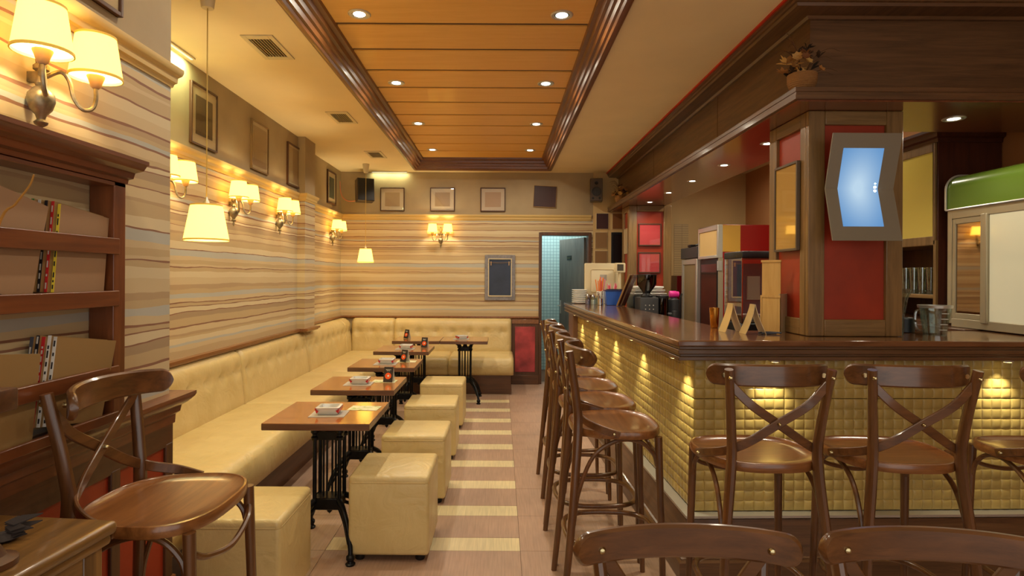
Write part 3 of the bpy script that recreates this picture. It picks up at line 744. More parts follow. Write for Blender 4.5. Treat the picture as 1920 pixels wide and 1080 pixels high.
# ------------------------------------------------------------------ cafe tables on cast-iron bases
def make_table(label):
    t = thing('cafe_table', label, 'table', group='square cafe tables on iron bases')
    tp = MB().rbox(-.278, .278, -.262, .262, .704, .7385, .003, 1).build('table_top', wood('table_edge_wood', (92, 60, 40), (118, 80, 56), 'X', rough=.4), t)
    B(-.2765, .2765, -.2605, .2605, .7385, .74).build('veneer', tablew('X'), tp)
    cx, cy = .068, .05
    for sx in (-1, 1):
        for sy in (-1, 1):
            MB().lathe([(.02, .60), (.021, .615), (.014, .622), (.014, .632), (.022, .64), (.022, .655), (.013, .663), (.013, .675)], (sx*cx, sy*cy, 0), 12).lathe([(.011, .25), (.011, .61)], (sx*cx, sy*cy, 0), 12).build('column', M['iron'], t)
            MB().tube([(sx*cx, sy*cy, .655), (sx*(cx+.02), sy*(cy+.02), .675), (sx*(cx+.05), sy*(cy+.06), .70), (sx*(cx+.1), sy*(cy+.1), .701)], .009, 8, k=5).build('bracket', M['iron'], t)
            MB().tube([(sx*cx, sy*cy, .265), (sx*(cx+.03), sy*(cy+.04), .235), (sx*(cx+.075), sy*(cy+.11), .16), (sx*(cx+.1), sy*(cy+.155), .08), (sx*(cx+.105), sy*(cy+.172), .045)], n=10, k=5, radii=[.018, .016, .014, .013, .012]).tube([(sx*cx, sy*cy, .225), (sx*(cx+.045), sy*(cy+.07), .17), (sx*(cx+.085), sy*(cy+.14), .09)], n=8, k=5, radii=[.01, .007, .006]).lathe([(.024, 0), (.026, .008), (.018, .014), (.016, .024), (.022, .03), (.022, .044), (.013, .054)], (sx*(cx+.106), sy*(cy+.175), 0), 14).build('foot', M['iron'], t)
    for s in (-1, 1):
        MB().lathe([(.006, .26), (.006, .62)], (0, s*cy, 0), 8).build('thin_rod', M['iron'], t)
        MB().lathe([(.006, .26), (.006, .62)], (s*cx*.5, 0, 0), 8).build('thin_rod', M['iron'], t)
    MB().box(-cx, cx, -cy-.007, -cy+.007, .60, .645).box(-cx, cx, cy-.007, cy+.007, .60, .645).box(-cx-.007, -cx+.007, -cy, cy, .60, .645).box(cx-.007, cx+.007, -cy, cy, .60, .645).box(-cx, cx, -cy, cy, .63, .64).lathe([(.03, .64), (.022, .67), (.03, .704)], (0, 0, 0), 12).build('upper_collar', M['iron'], t)
    MB().rbox(-cx-.008, cx+.008, -cy-.008, cy+.008, .215, .28, .006, 1).lathe([(.0, .175), (.014, .19), (.02, .215)], (0, 0, 0), 10).build('lower_collar', M['iron'], t)
    return t
tb = make_table('square wooden cafe table nearest the camera with a red and white ashtray')
TBL = [(-.945, 3.265), (-.98, 4.15), (-.985, 5.11), (-.995, 6.14), (-.985, 7.10), (-.425, 7.10)]
tb.location = (*TBL[0], 0)
TLB = ['', 'second square wooden cafe table from the camera with ashtray and dark card', 'third square wooden cafe table from the camera along the bench', 'fourth square wooden cafe table from the camera along the bench',
       'square wooden cafe table in the bench corner', 'square wooden cafe table by the back bench with the red ashtray, beside the aisle']
for k in range(1, 6): dup(tb, (*TBL[k], 0), 0, TLB[k])
TT = .74
# paper mats, ashtrays, cards
def make_ashtray(label):
    t = thing('ashtray', label, 'ashtray', group='white and red ashtrays on the cafe tables')
    def tray(w, d, z, s=.9): return [(-w, -d*s, z), (-w*s, -d, z), (w*s, -d, z), (w, -d*s, z), (w, d*s, z), (w*s, d, z), (-w*s, d, z), (-w, d*s, z)]
    lv = [tray(.05, .04, 0), tray(.058, .048, .012), tray(.064, .054, .04), tray(.060, .050, .043), tray(.05, .04, .042), tray(.044, .034, .012)]
    vs = sum(lv, []); fs = [tuple(range(8))[::-1], tuple(range(40, 48))]
    for j in range(5):
        for i in range(8): fs.append((j*8+i, j*8+(i+1) % 8, (j+1)*8+(i+1) % 8, (j+1)*8+i))
    MB().add(vs, fs).build('tray', mat('silver_white_glaze', (214, 212, 206), .2, metal=.2), t)
    for s in (-1, 1): MB().add([(s*.0588, -.05, .011), (s*.0588, .05, .011), (s*.0665, .048, .037), (s*.0665, -.058, .037), (s*.045, -.0555, .024), (s*.055, -.05, .011)], [(0, 1, 2, 3), (0, 3, 4, 5)]).build('red_side', M['redpl'], t)
    return t
ash = make_ashtray('white ashtray with red ends on the nearest cafe table'); ash.location = (-.935, 3.22, TT+.004); ash.rotation_euler = (0, 0, .05)
matme = B(-.095, .095, -.075, .075, 0, .003).mesh('paper_mat', M['greymat'])
def flat(name, me, loc, rz, label, cat, group):
    o = bpy.data.objects.new(name, me); C.objects.link(o); o.location = loc; o.rotation_euler = (0, 0, rz); return tag(o, label, cat, group)
ordn = ['nearest', 'second', 'third', 'fourth']
spots = [(-.935, 3.22), (-.99, 4.12), (-.985, 5.06), (-.985, 6.10)]
for k, (x, y) in enumerate(spots):
    flat('paper_mat', matme, (x, y-.005, TT), .05-.03*k, f'grey paper mat under the ashtray on the {ordn[k]} cafe table', 'mat', 'paper mats under ashtrays')
    if k: dup(ash, (x+.01, y, TT+.004), .05-.03*k, f'white ashtray with red ends on the {ordn[k]} cafe table')
flat('paper_mat', matme, (-.47, 7.06, TT), 0, 'grey paper mat under the ashtray on the table by the aisle at the back bench', 'mat', 'paper mats under ashtrays')
dup(ash, (-.465, 7.06, TT+.004), .4, 'white ashtray with red ends on the table by the aisle at the back bench')
def menu_paper_mat():
    m, nt, b = base('printed_leaflet'); tc = nt.nodes.new('ShaderNodeTexCoord'); n = nt.nodes.new('ShaderNodeTexNoise'); n.inputs['Scale'].default_value = 26; n.inputs['Detail'].default_value = 4
    r = nt.nodes.new('ShaderNodeValToRGB'); e = r.color_ramp.elements; e[0].position = .36; e[0].color = lin((150, 172, 84)); e[1].position = .52; e[1].color = lin((222, 214, 176))
    nt.links.new(tc.outputs['Object'], n.inputs['Vector']); nt.links.new(n.outputs['Fac'], r.inputs['Fac']); nt.links.new(r.outputs['Color'], b.inputs['Base Color']); b.inputs['Roughness'].default_value = .5; return m
lf = B(-.085, .085, -.055, .055, 0, .002).mesh('leaflet', menu_paper_mat())
for k, (x, y) in enumerate([(-.775, 3.36), (-.83, 4.22), (-.83, 5.20)]):
    flat('leaflet', lf, (x, y, TT), -.08+.05*k, f'green and cream printed leaflet on the {ordn[k]} cafe table', 'leaflet', 'printed leaflets on the cafe tables')
def make_card(label):
    t = thing('table_card', label, 'sign', group='dark tent cards with an orange ring')
    h, d, w = .105, .03, .034
    MB().add([(-w, -d, 0), (w, -d, 0), (w, 0, h), (-w, 0, h), (-w, -d+.002, 0), (w, -d+.002, 0), (w, .002, h), (-w, .002, h)], [(0, 1, 2, 3), (7, 6, 5, 4), (0, 4, 5, 1), (1, 5, 6, 2), (2, 6, 7, 3), (3, 7, 4, 0)]).build('front', mat('dark_card', (42, 34, 32), .5), t)
    MB().add([(-w, d, 0), (w, d, 0), (w, .002, h), (-w, .002, h), (-w, d-.002, 0), (w, d-.002, 0), (w, .0, h), (-w, .0, h)], [(3, 2, 1, 0), (4, 5, 6, 7), (0, 1, 5, 4), (1, 2, 6, 5), (2, 3, 7, 6), (3, 0, 4, 7)]).build('back', M['paper_w'], t)
    tilt = math.atan2(d, h)
    def on(mb): mb.m = Matrix.Identity(4); return mb
    F = Matrix.Translation((0, -d-.0012, 0)) @ Matrix.Rotation(-tilt, 4, 'X')
    mb = MB(); mb.m = F; mb.lathe([(.015, 0), (.023, 0), (.023, -.0008), (.015, -.0008), (.015, 0)], (0, 0, .045), 24, 'Y'); mb.build('orange_ring', M['orange'], t)
    mb = MB(); mb.m = F; mb.lathe([(0, -.0008), (.0075, -.0008), (.0075, 0)], (0.001, 0, .046), 10, 'Y'); mb.build('emblem', M['paper_w'], t)
    mb = MB(); mb.m = F; rn = random.Random(3)
    for zz, n, x0 in ((.087, 8, -.0195), (.079, 5, -.012)):
        for i in range(n):
            mb.box(x0+i*.0049, x0+i*.0049+.0012, -.0006, 0, zz, zz+.0055).box(x0+i*.0049, x0+i*.0049+.0036, -.0006, 0, zz+rn.choice((0, .0022, .0044)), zz+rn.choice((0, .0022, .0044))+.0012)
    mb.build('lettering', M['paper_w'], t)
    return t
cdr = make_card('dark tent card with an orange ring on the second cafe table'); cdr.location = (-.795, 4.20, TT+.002); cdr.rotation_euler = (0, 0, -.15)
for x, y, rz, lb in [(-.84, 5.18, -.55, 'dark tent card with an orange ring on the third cafe table'), (-.80, 6.23, -.25, 'dark tent card with an orange ring on the fourth cafe table'), (-1.13, 7.13, -.6, 'dark tent card with an orange ring on the corner cafe table')]:
    dup(cdr, (x, y, TT+.002), rz, lb)
# ------------------------------------------------------------------ wall lights, pendants, ceiling lights
def make_sconce(label):
    t = thing('wall_sconce', label, 'wall light', group='two-armed brass wall sconces')
    y0 = .036
    MB().lathe([(0, -.165), (.005, -.155), (.008, -.14), (.005, -.13), (.016, -.122), (.018, -.116), (.01, -.108), (.014, -.095), (.028, -.078), (.035, -.055), (.033, -.035), (.02, -.018), (.013, -.012), (.016, -.004), (.012, .006), (.012, .03), (.02, .036), (.02, .046), (.013, .054), (.016, .07), (.018, .09), (.012, .1), (.015, .12), (.008, .135), (0, .14)], (0, y0, 0), 18).box(-.008, .008, 0, y0, .0, .03).build('body', M['brass'], t)
    for s in (-1, 1):
        a = MB().tube([(s*.012, y0+.005, .02), (s*.035, y0+.03, .042), (s*.05, y0+.045, .02), (s*.056, y0+.055, -.03), (s*.072, y0+.07, -.058), (s*.094, y0+.082, -.05), (s*.105, y0+.086, -.02), (s*.105, y0+.086, .02)], .0062, 8, k=6).build('arm', M['brass'], t)
        MB().lathe([(.008, .015), (.014, .02), (.018, .035), (.024, .05), (.024, .054), (.008, .054)], (s*.105, y0+.086, 0), 14).build('cup', mat('pale_wood_cup', (196, 156, 116), .4), a)
        sh = MB().shell([(.0715, .048), (.0535, .176), (.0525, .176), (.0705, .048)], (s*.105, y0+.086, 0), 28).build('shade', M['shade'], t)
        MB().shell([(.073, .046), (.0725, .054), (.0695, .054), (.0695, .046)], (s*.105, y0+.086, 0), 28).build('braid', mat('gold_braid', (222, 182, 84), .6, emit=(222, 170, 60), estr=.25), sh)
        MB().shell([(.0552, .171), (.0548, .178), (.0518, .178), (.0518, .171)], (s*.105, y0+.086, 0), 28).build('braid', MATS['gold_braid'], sh)
        lamp('sconce_lamp', 'POINT', (s*.105, y0+.086, .10), P_SCONCE, WARM, t, .018)
    return t
SZC = 2.045
sc = make_sconce('large two-armed brass sconce above the magazine rack'); sc.location = (NW, 1.70, SZC+.01); sc.rotation_euler = (0, 0, -PI/2)
def dup_sconce(loc, rz, label):
    r = dup(sc, loc, rz, label)
    return r
dup_sconce((LW, 3.63, SZC), -PI/2, 'two-armed brass sconce on the left wall half hidden by the near wall')
dup_sconce((LW, 4.60, SZC), -PI/2, 'two-armed brass sconce on the left wall below the two pale pictures')
dup_sconce((LW, 5.56, SZC), -PI/2, 'two-armed brass sconce on the left wall just before the pilaster')
dup_sconce((LW2, 7.68, SZC), -PI/2, 'two-armed brass sconce on the left wall beyond the pilaster')
dup_sconce((-.835, BW, SZC), PI, 'two-armed brass sconce on the back wall above the bench')
def make_pendant(label):
    t = thing('pendant_lamp', label, 'pendant lamp', group='cream pendant lamps')
    # origin at the ceiling
    MB().lathe([(.028, -.115), (.03, -.112), (.045, 0)], n=20).build('canopy', M['offwhite'], t)
    MB().tube([(0, 0, -.11), (0, 0, -1.10)], .0032, 6).build('cord', mat('gold_cord', (200, 168, 88), .5), t)
    MB().lathe([(.004, -1.06), (.008, -1.075), (.014, -1.085), (.016, -1.102), (.0, -1.102)], n=12).build('cap', M['steel'], t)
    sh = MB().shell([(.105, -1.277), (.073, -1.10), (.072, -1.10), (.104, -1.277)], n=36).build('shade', M['shade'], t)
    MB().shell([(.1065, -1.279), (.1055, -1.271), (.103, -1.271), (.103, -1.279)], n=36).build('braid', MATS['gold_braid'], sh)
    MB().shell([(.0748, -1.106), (.0738, -1.098), (.071, -1.098), (.071, -1.106)], n=36).build('braid', MATS['gold_braid'], sh)
    MB().tube([(-.072, 0, -1.101), (.072, 0, -1.101)], .0015, 5).tube([(0, -.072, -1.101), (0, .072, -1.101)], .0015, 5).build('spider', M['steel'], t)
    lamp('pendant_bulb', 'POINT', (0, 0, -1.19), P_PENDANT, WARM, t, .03)
    return t
pd = make_pendant('cream pendant lamp hanging near the end of the near wall'); pd.location = (-1.475, 2.94, CZ)
dup(pd, (-1.755, 7.62, CZ), 0, 'small cream pendant lamp hanging in the far bench corner')
dl_ring = MB().shell([(.062, -.006), (.068, -.002), (.068, .001), (.046, .001), (.046, -.004)], n=24).mesh('ring', M['steel'])
dl_cup = MB().lathe([(.046, -.002), (.03, .0005), (.0, .0005)], n=24).mesh('reflector', M['chrome'])
dl_lens = MB().lathe([(.0, -.0035), (.036, -.003), (.038, .0)], n=20).mesh('bulb', emitter('downlight_bulb', (255, 244, 222), 9))
def downlight(loc, label, power, spot, group, scale=1.0, col=DOWNC):
    t = thing('downlight', label, 'ceiling light', loc, 0, group); t.scale = (scale,)*3
    shared('ring', dl_ring, t); shared('reflector', dl_cup, t); shared('bulb', dl_lens, t)
    lamp('downlight_lamp', 'SPOT', (0, 0, -.012), power, col, t, .03, spot, .8)
for k, y in enumerate((3.52, 4.77, 6.04, 7.29)):
    for x, sd in ((-.855, 'bench'), (.36, 'bar')):
        downlight((x, y, PZ-.001), f'{["nearest", "second", "third", "farthest"][k]} recessed downlight on the {sd} side of the ceiling panel', P_DOWN, 174, 'downlights in the plank panel')
for x in (-.855, .36):  # extra lamps added out of view, carrying the rows on for more light
    for y in (2.27, 1.02):
        downlight((x, y, PZ-.001), f'added out-of-view downlight overhead on the {"bench" if x < 0 else "bar"} side, {"in front of" if y > 2 else "above"} the viewer', P_DOWN*.5, 174, 'downlights in the plank panel')
for k, y in enumerate((3.935, 4.70, 5.48, 6.25, 7.04)):
    downlight((1.787, y, SZ-.0062), f'{["nearest", "second", "third", "fourth", "farthest"][k]} small spotlight under the long side of the soffit', P_SOFFIT, 165, 'spotlights under the bar soffit', .72)
downlight((2.545, 3.30, SZ-.0062), 'small spotlight under the front soffit beside the corner column', P_SOFFIT, 165, 'spotlights under the bar soffit', .85)
for k, y in enumerate((4.9, 6.9)):  # two more added lamps, unseen, to brighten the space behind the bar
    downlight((2.72, y, CZ-.001), f'added out-of-view downlight over the bartender side, {"nearer the cooler" if k == 0 else "nearer the fridges"}', 34, 174, 'added downlights over the bartender side')
# recessed strip lights washing the frieze where the ceiling meets the wall
def wash(loc, size, rz, label, power, col, aim):
    t = thing('wall_wash_light', label, 'ceiling light', loc, rz)
    MB().box(-size/2, size/2, -.02, .02, -.012, 0).build('housing', M['offwhite'], t)
    MB().box(-size/2+.01, size/2-.01, -.008, .008, -.015, -.012).build('tube', emitter('tube_light', (240, 244, 200), .95), t)
    d = bpy.data.lights.new('wash_lamp', 'AREA'); d.shape = 'RECTANGLE'; d.size = size; d.size_y = .03; d.energy = power; d.color = col
    o = bpy.data.objects.new('wash_lamp', d); C.objects.link(o); o.parent = t; o.location = (0, 0, -.02); o.rotation_euler = Vector(aim).to_track_quat('-Z', 'Y').to_euler()
wash((LW+.06, 3.68, CZ), .5, PI/2, 'pale strip light on the ceiling behind the near wall corner', 8, (.88, 1.0, .5), (0, .35, -1))
wash((-1.55, BW-.05, CZ), .5, 0, 'pale strip light where ceiling and back wall meet above the pictures', 1.3, (.97, 1.0, .55), (0, .3, -1))

# vents
def make_vent(label):
    t = thing('ceiling_vent', label, 'vent', group='ceiling air vents')
    w, l = .0985, .195
    MB().box(-w, -w+.03, -l, l, -.008, 0).box(w-.03, w, -l, l, -.008, 0).box(-w+.03, w-.03, -l, -l+.05, -.008, 0).box(-w+.03, w-.03, l-.05, l, -.008, 0).build('frame', M['offwhite'], t, bev=.002)
    MB().box(-w+.03, w-.03, -l+.05, l-.05, -.0015, -.0005).build('backing', M['black'], t)
    for k in range(7):
        x = -w+.042+k*(2*w-.084)/6
        MB().box(x-.004, x+.003, -l+.05, l-.05, -.007, -.0015).build('slat', mat('vent_slat', (150, 128, 88), .5), t)
    return t
vt = make_vent('ceiling air vent nearest the camera'); vt.location = (-1.483, 3.735, CZ)
dup(vt, (-1.462, 5.385, CZ), 0, 'middle ceiling air vent of the three'); dup(vt, (-1.50, 7.015, CZ), 0, 'ceiling air vent closest to the back wall')

# ------------------------------------------------------------------ pictures (built facing -Y, origin at bottom middle on the wall)
def picture(name, label, cat, loc, rz, w, h, fc, mc, pc, border=.012, mat_w=.05, mat_b=None, glassy=True, tilt=0, group=None, depth=.02):
    t = thing(name, label, cat, loc, rz, group); t.rotation_euler = (0, tilt, rz)
    b = border; W2 = w/2; mb_ = mat_b or mat_w
    f = MB().box(-W2, -W2+b, -depth, 0, 0, h).box(W2-b, W2, -depth, 0, 0, h).box(-W2+b, W2-b, -depth, 0, 0, b).box(-W2+b, W2-b, -depth, 0, h-b, h)
    f.build('frame', fc, t, bev=.002)
    if mc: B(-W2+b, W2-b, -.010, -.002, b, h-b).build('mount', mc, t)
    B(-W2+b+mat_w, W2-b-mat_w, -.0125, -.009 if mc else -.002, b+mb_, h-b-mb_).build('print', pc, t)
    if glassy: B(-W2+b, W2-b, -.0155, -.0145, b, h-b).build('pane', glass('picture_glass', (250, 250, 250), .07), t)
    return t
fr_d = mat('walnut_frame', (78, 48, 30), .4); fr_l = mat('bronze_frame', (128, 98, 62), .4)
mt_c = mat('cream_mount', (206, 186, 146), .7); mt_w = mat('ivory_mount', (214, 196, 168), .7)
pr_d = mat('blank_brown_print', (92, 74, 50), .6); pr_t = mat('blank_tan_print', (176, 150, 112), .6); pr_b = mat('blank_beige_print', (178, 150, 116), .6); pr_g = mat('blank_grey_green_print', (92, 94, 78), .6)
GP = 'framed pictures on the frieze'
Z0 = 2.405
picture('framed_picture', 'framed picture with a dark brown print and cream mount, high on the left wall', 'picture', (LW, 4.185, Z0), PI/2, .37, .425, fr_d, mt_c, pr_d, .012, .055, .065, group=GP)
picture('framed_picture', 'framed plain tan picture on the left wall, second from the near corner', 'picture', (LW, 5.155, Z0), PI/2, .36, .425, fr_l, mt_c, pr_t, .012, .03, .03, group=GP)
picture('framed_picture', 'framed tan picture with thick dark frame just before the pilaster', 'picture', (LW, 6.0-.005, Z0), PI/2, .35, .425, fr_d, mt_c, pr_t, .016, .02, .02, group=GP)
picture('framed_picture', 'narrow framed picture with grey green print beyond the pilaster', 'picture', (LW2, 7.71, Z0+.03), PI/2, .38, .43, fr_d, mt_c, pr_g, .02, .06, .06, group=GP)
picture('framed_picture', 'framed picture cut off by the picture top on the near wall', 'picture', (NW, 1.915, Z0+.01), PI/2, .36, .425, fr_d, mt_c, pr_t, .014, .05, group=GP)
picture('framed_picture', 'square framed picture with pale mount nearest the bench corner on the back wall', 'picture', (-1.515, BW, 2.403), 0, .338, .327, fr_d, mt_w, pr_b, .012, .055, group=GP)
picture('framed_picture', 'square framed picture with pale mount above the back wall sconce', 'picture', (-.816, BW, 2.405), 0, .343, .328, fr_d, mt_w, pr_b, .012, .055, group=GP)
picture('framed_picture', 'square framed picture with wide pale mount, third along the back wall', 'picture', (-.112, BW, 2.402), 0, .35, .334, fr_d, mt_w, mat('blank_rose_print', (190, 158, 124), .6), .014, .05, group=GP)
picture('framed_picture', 'tilted dark maroon square picture above the open door', 'picture', (.608, BW, 2.465), 0, .32, .30, mat('brass_thin_frame', (150, 116, 66), .4), None, mat('blank_maroon_print', (62, 36, 34), .5), .006, 0, tilt=.05, glassy=False, group=GP)
# chalkboard
cb = thing('chalk_board', 'grey framed slate board with a string and two clothes pegs', 'board', (-.008, BW, 1.166))
MB().box(-.212, -.16, -.022, 0, 0, .63).box(.16, .212, -.022, 0, 0, .63).box(-.16, .16, -.022, 0, 0, .058).box(-.16, .16, -.022, 0, .575, .63).build('frame', M['greyframe'], cb, bev=.003)
MB().box(-.165, -.152, -.027, -.015, .052, .582).box(.152, .165, -.027, -.015, .052, .582).box(-.152, .152, -.027, -.015, .052, .066).box(-.152, .152, -.027, -.015, .57, .582).build('inner_frame', M['offwhite'], cb)
B(-.156, .156, -.018, -.004, .06, .575).build('slate', M['board'], cb)
MB().tube([(-.165, -.029, .528), (0, -.028, .52), (.165, -.029, .528)], .002, 6, k=5).build('string', mat('twine', (170, 132, 84), .8), cb)
for x in (-.125, .125): MB().box(x-.005, x+.005, -.034, -.026, .485, .54).build('clothes_peg', mat('peg_wood', (206, 166, 112), .6), cb)
# flat squares and dark frame on the cream wall beside the far column
for x0, x1, z0, z1, c, lb in [(1.331, 1.502, 2.164, 2.386, (64, 36, 38), 'dark maroon square print on the cream wall under the small loudspeaker'), (1.555, 1.711, 2.164, 2.386, (128, 80, 36), 'rust brown square print on the cream wall beside the far column'),
                            (1.316, 1.487, 1.895, 2.122, (142, 108, 68), 'tan square print on the cream wall, in the middle of its stack'), (1.312, 1.487, 1.642, 1.864, (142, 106, 66), 'tan square print on the cream wall, lowest of its stack')]:
    t = thing('wall_print', lb, 'picture', ((x0+x1)/2, BW-.004, z0), 0, 'square prints on the cream wall'); w = (x1-x0)/2
    B(-w, w, -.012, 0, 0, z1-z0).build('backing', M['offwhite'], t); B(-w+.004, w-.004, -.014, -.011, .004, z1-z0-.004).build('print', mat('print_'+str(c), c, .6), t)
picture('framed_mirror', 'tall black framed panel on the cream wall beside the far column', 'picture', (1.63, BW-.004, 1.60), 0, .175, .52, M['black'], None, mat('black_print', (26, 18, 16), .3), .03, 0, glassy=False)
nm, nt_, nb_ = base('lined_notice_paper')
g_ = nt_.nodes.new('ShaderNodeNewGeometry'); mp_ = nt_.nodes.new('ShaderNodeMapping'); mp_.inputs['Rotation'].default_value = (PI/2, 0, 0)
br_ = nt_.nodes.new('ShaderNodeTexBrick'); br_.offset = 0; br_.inputs['Scale'].default_value = 1; br_.inputs['Brick Width'].default_value = .11; br_.inputs['Row Height'].default_value = .032; br_.inputs['Mortar Size'].default_value = .0025
br_.inputs['Color1'].default_value = lin((198, 172, 122)); br_.inputs['Color2'].default_value = lin((192, 166, 118)); br_.inputs['Mortar'].default_value = lin((150, 124, 86))
nt_.links.new(g_.outputs['Position'], mp_.inputs['Vector']); nt_.links.new(mp_.outputs[0], br_.inputs['Vector']); nt_.links.new(br_.outputs['Color'], nb_.inputs['Base Color'])
tag(B(2.42, 2.62, BW-.009, BW-.005, 1.34, 2.24).build('notice_sheet', nm), 'tall faintly ruled paper sheet on the cream wall behind the bar', 'notice')
# on the columns
pk = mat('blank_coral_print', (208, 72, 76), .45); yl = mat('blank_yellow_print', (206, 160, 66), .45)
picture('framed_picture', 'coral red picture on the far column, upper of the two', 'picture', (1.874, 7.385, 1.891), 0, .285, .28, fr_d, None, pk, .014, 0, group='coral pictures on the far column')
picture('framed_picture', 'coral red picture on the far column, lower of the two', 'picture', (1.868, 7.385, 1.55), 0, .282, .26, fr_d, None, pk, .014, 0, group='coral pictures on the far column')
picture('framed_picture', 'tall framed ochre yellow panel on the side of the near column', 'picture', (1.648, 3.365, 1.652), -PI/2, .27, .495, mat('grey_brown_frame', (92, 76, 58), .4), None, yl, .013, 0)
picture('framed_picture', 'narrow pale picture on the side of the far column', 'picture', (1.63, 7.575, 1.80), -PI/2, .16, .32, mt_c, None, pr_t, .006, 0, glassy=False)

# folded lit display on the near column
dp = thing('light_panel', 'bent grey display with a glowing blue screen on the near column', 'screen', (1.886, 3.15, 1.692))
yt, ym = -.135, -.062     # top/bottom edges stand further out than the middle fold
def bent(x0, x1, za, zm, zb, off, th): # two-leaf sheet
    vs = [(x0, yt+off, za), (x1, yt+off, za), (x1, ym+off, zm), (x0, ym+off, zm), (x0, yt+off, zb), (x1, yt+off, zb)]
    vs += [(a, b+th, c) for a, b, c in vs]
    return MB().add(vs, [(0, 1, 2, 3), (3, 2, 5, 4), (9, 8, 7, 6), (10, 11, 8, 9), (0, 6, 7, 1), (4, 5, 11, 10), (0, 3, 9, 6), (3, 4, 10, 9), (1, 7, 8, 2), (2, 8, 11, 5)])
bent(-.18, .18, 0, .278, .555, 0, .008).build('casing', mat('grey_metal_casing', (132, 122, 104), .35), dp, bev=.002, angle=10)
sy = lambda z: ym+(yt-ym)*abs(z-.278)/.278
z0_, z1_ = .075, .48
vs = [(-.115, sy(z0_)-.002, z0_), (.095, sy(z0_)-.002, z0_), (.095, ym-.002, .278), (-.115, ym-.002, .278), (-.115, sy(z1_)-.002, z1_), (.095, sy(z1_)-.002, z1_)]
vs += [(a, b+.003, c) for a, b, c in vs]
MB().add(vs, [(0, 1, 2, 3), (3, 2, 5, 4), (9, 8, 7, 6), (10, 11, 8, 9), (0, 6, 7, 1), (4, 5, 11, 10), (0, 3, 9, 6), (3, 4, 10, 9), (1, 7, 8, 2), (2, 8, 11, 5)]).build('screen', M['screen'], dp)
for k in range(3): MB().lathe([(0, -.006), (.006, -.005), (.007, 0)], (.078, ym-.004, .266+.02*k), 10, 'Y').build('led', emitter('led', (190, 225, 255), 12), dp)
MB().box(-.03, .03, ym+.018, 0, .2, .36).build('bracket', M['darkgrey'], dp)

# ------------------------------------------------------------------ loudspeakers
def speaker(label, loc, rz, w, h, d, col, tilt=0):
    t = thing('loudspeaker', label, 'loudspeaker', loc, rz); t.rotation_euler = (tilt, 0, rz)
    B(-w/2, w/2, 0, d, 0, h).build('cabinet', col, t, bev=.005)
    return t
s1 = speaker('small bookshelf loudspeaker on the back wall beside the bar soffit', (1.302, 8.0, 2.532), -.12, .165, .31, .17, wood('speaker_wood', (48, 34, 24), (64, 46, 32), 'Z'))
B(-.078, .078, -.006, .002, .006, .304).build('baffle', mat('speaker_baffle', (84, 68, 54), .5), s1)
MB().lathe([(.064, -.008), (.064, -.012), (.058, -.014), (.05, -.008), (.022, -.004), (.02, -.01), (0, -.013)], (0, 0, .13), 24, 'Y').build('woofer', M['darkgrey'], s1)
MB().lathe([(.024, -.006), (.024, -.011), (.012, -.007), (.008, -.012), (0, -.014)], (0, 0, .245), 20, 'Y').build('tweeter', M['black'], s1)
for x in (-.045, .045): MB().lathe([(.015, -.0065), (.013, -.009), (0, -.007)], (x, 0, .04), 14, 'Y').build('port', M['black'], s1)
MB().box(-.02, .02, .17, .215, .12, .2).build('bracket', M['black'], s1)
s2 = speaker('dark wedge loudspeaker hung in the far corner above the bench', (-1.82, 7.93, 2.515), .45, .23, .31, .16, wood('speaker_wood', (48, 34, 24), (64, 46, 32), 'Z'), -.1)
B(-.105, .105, -.008, .002, .008, .302).build('grille', M['black'], s2)
MB().tube([(-.02, .15, .2), (-.05, .26, .26), (-.05, .36, .30)], .012, 8).build('bracket', M['black'], s2)
cw = MB().tube([(-2.225, 8.1, 2.80), (-2.20, 8.08, 2.62), (-2.12, 8.06, 2.53), (-2.0, 8.02, 2.52), (-1.93, 7.98, 2.55)], .006, 6, k=6).build('speaker_cable', mat('copper_cable', (206, 120, 84), .5))
tag(cw, 'pinkish loudspeaker cable looping down in the far corner', 'cable')

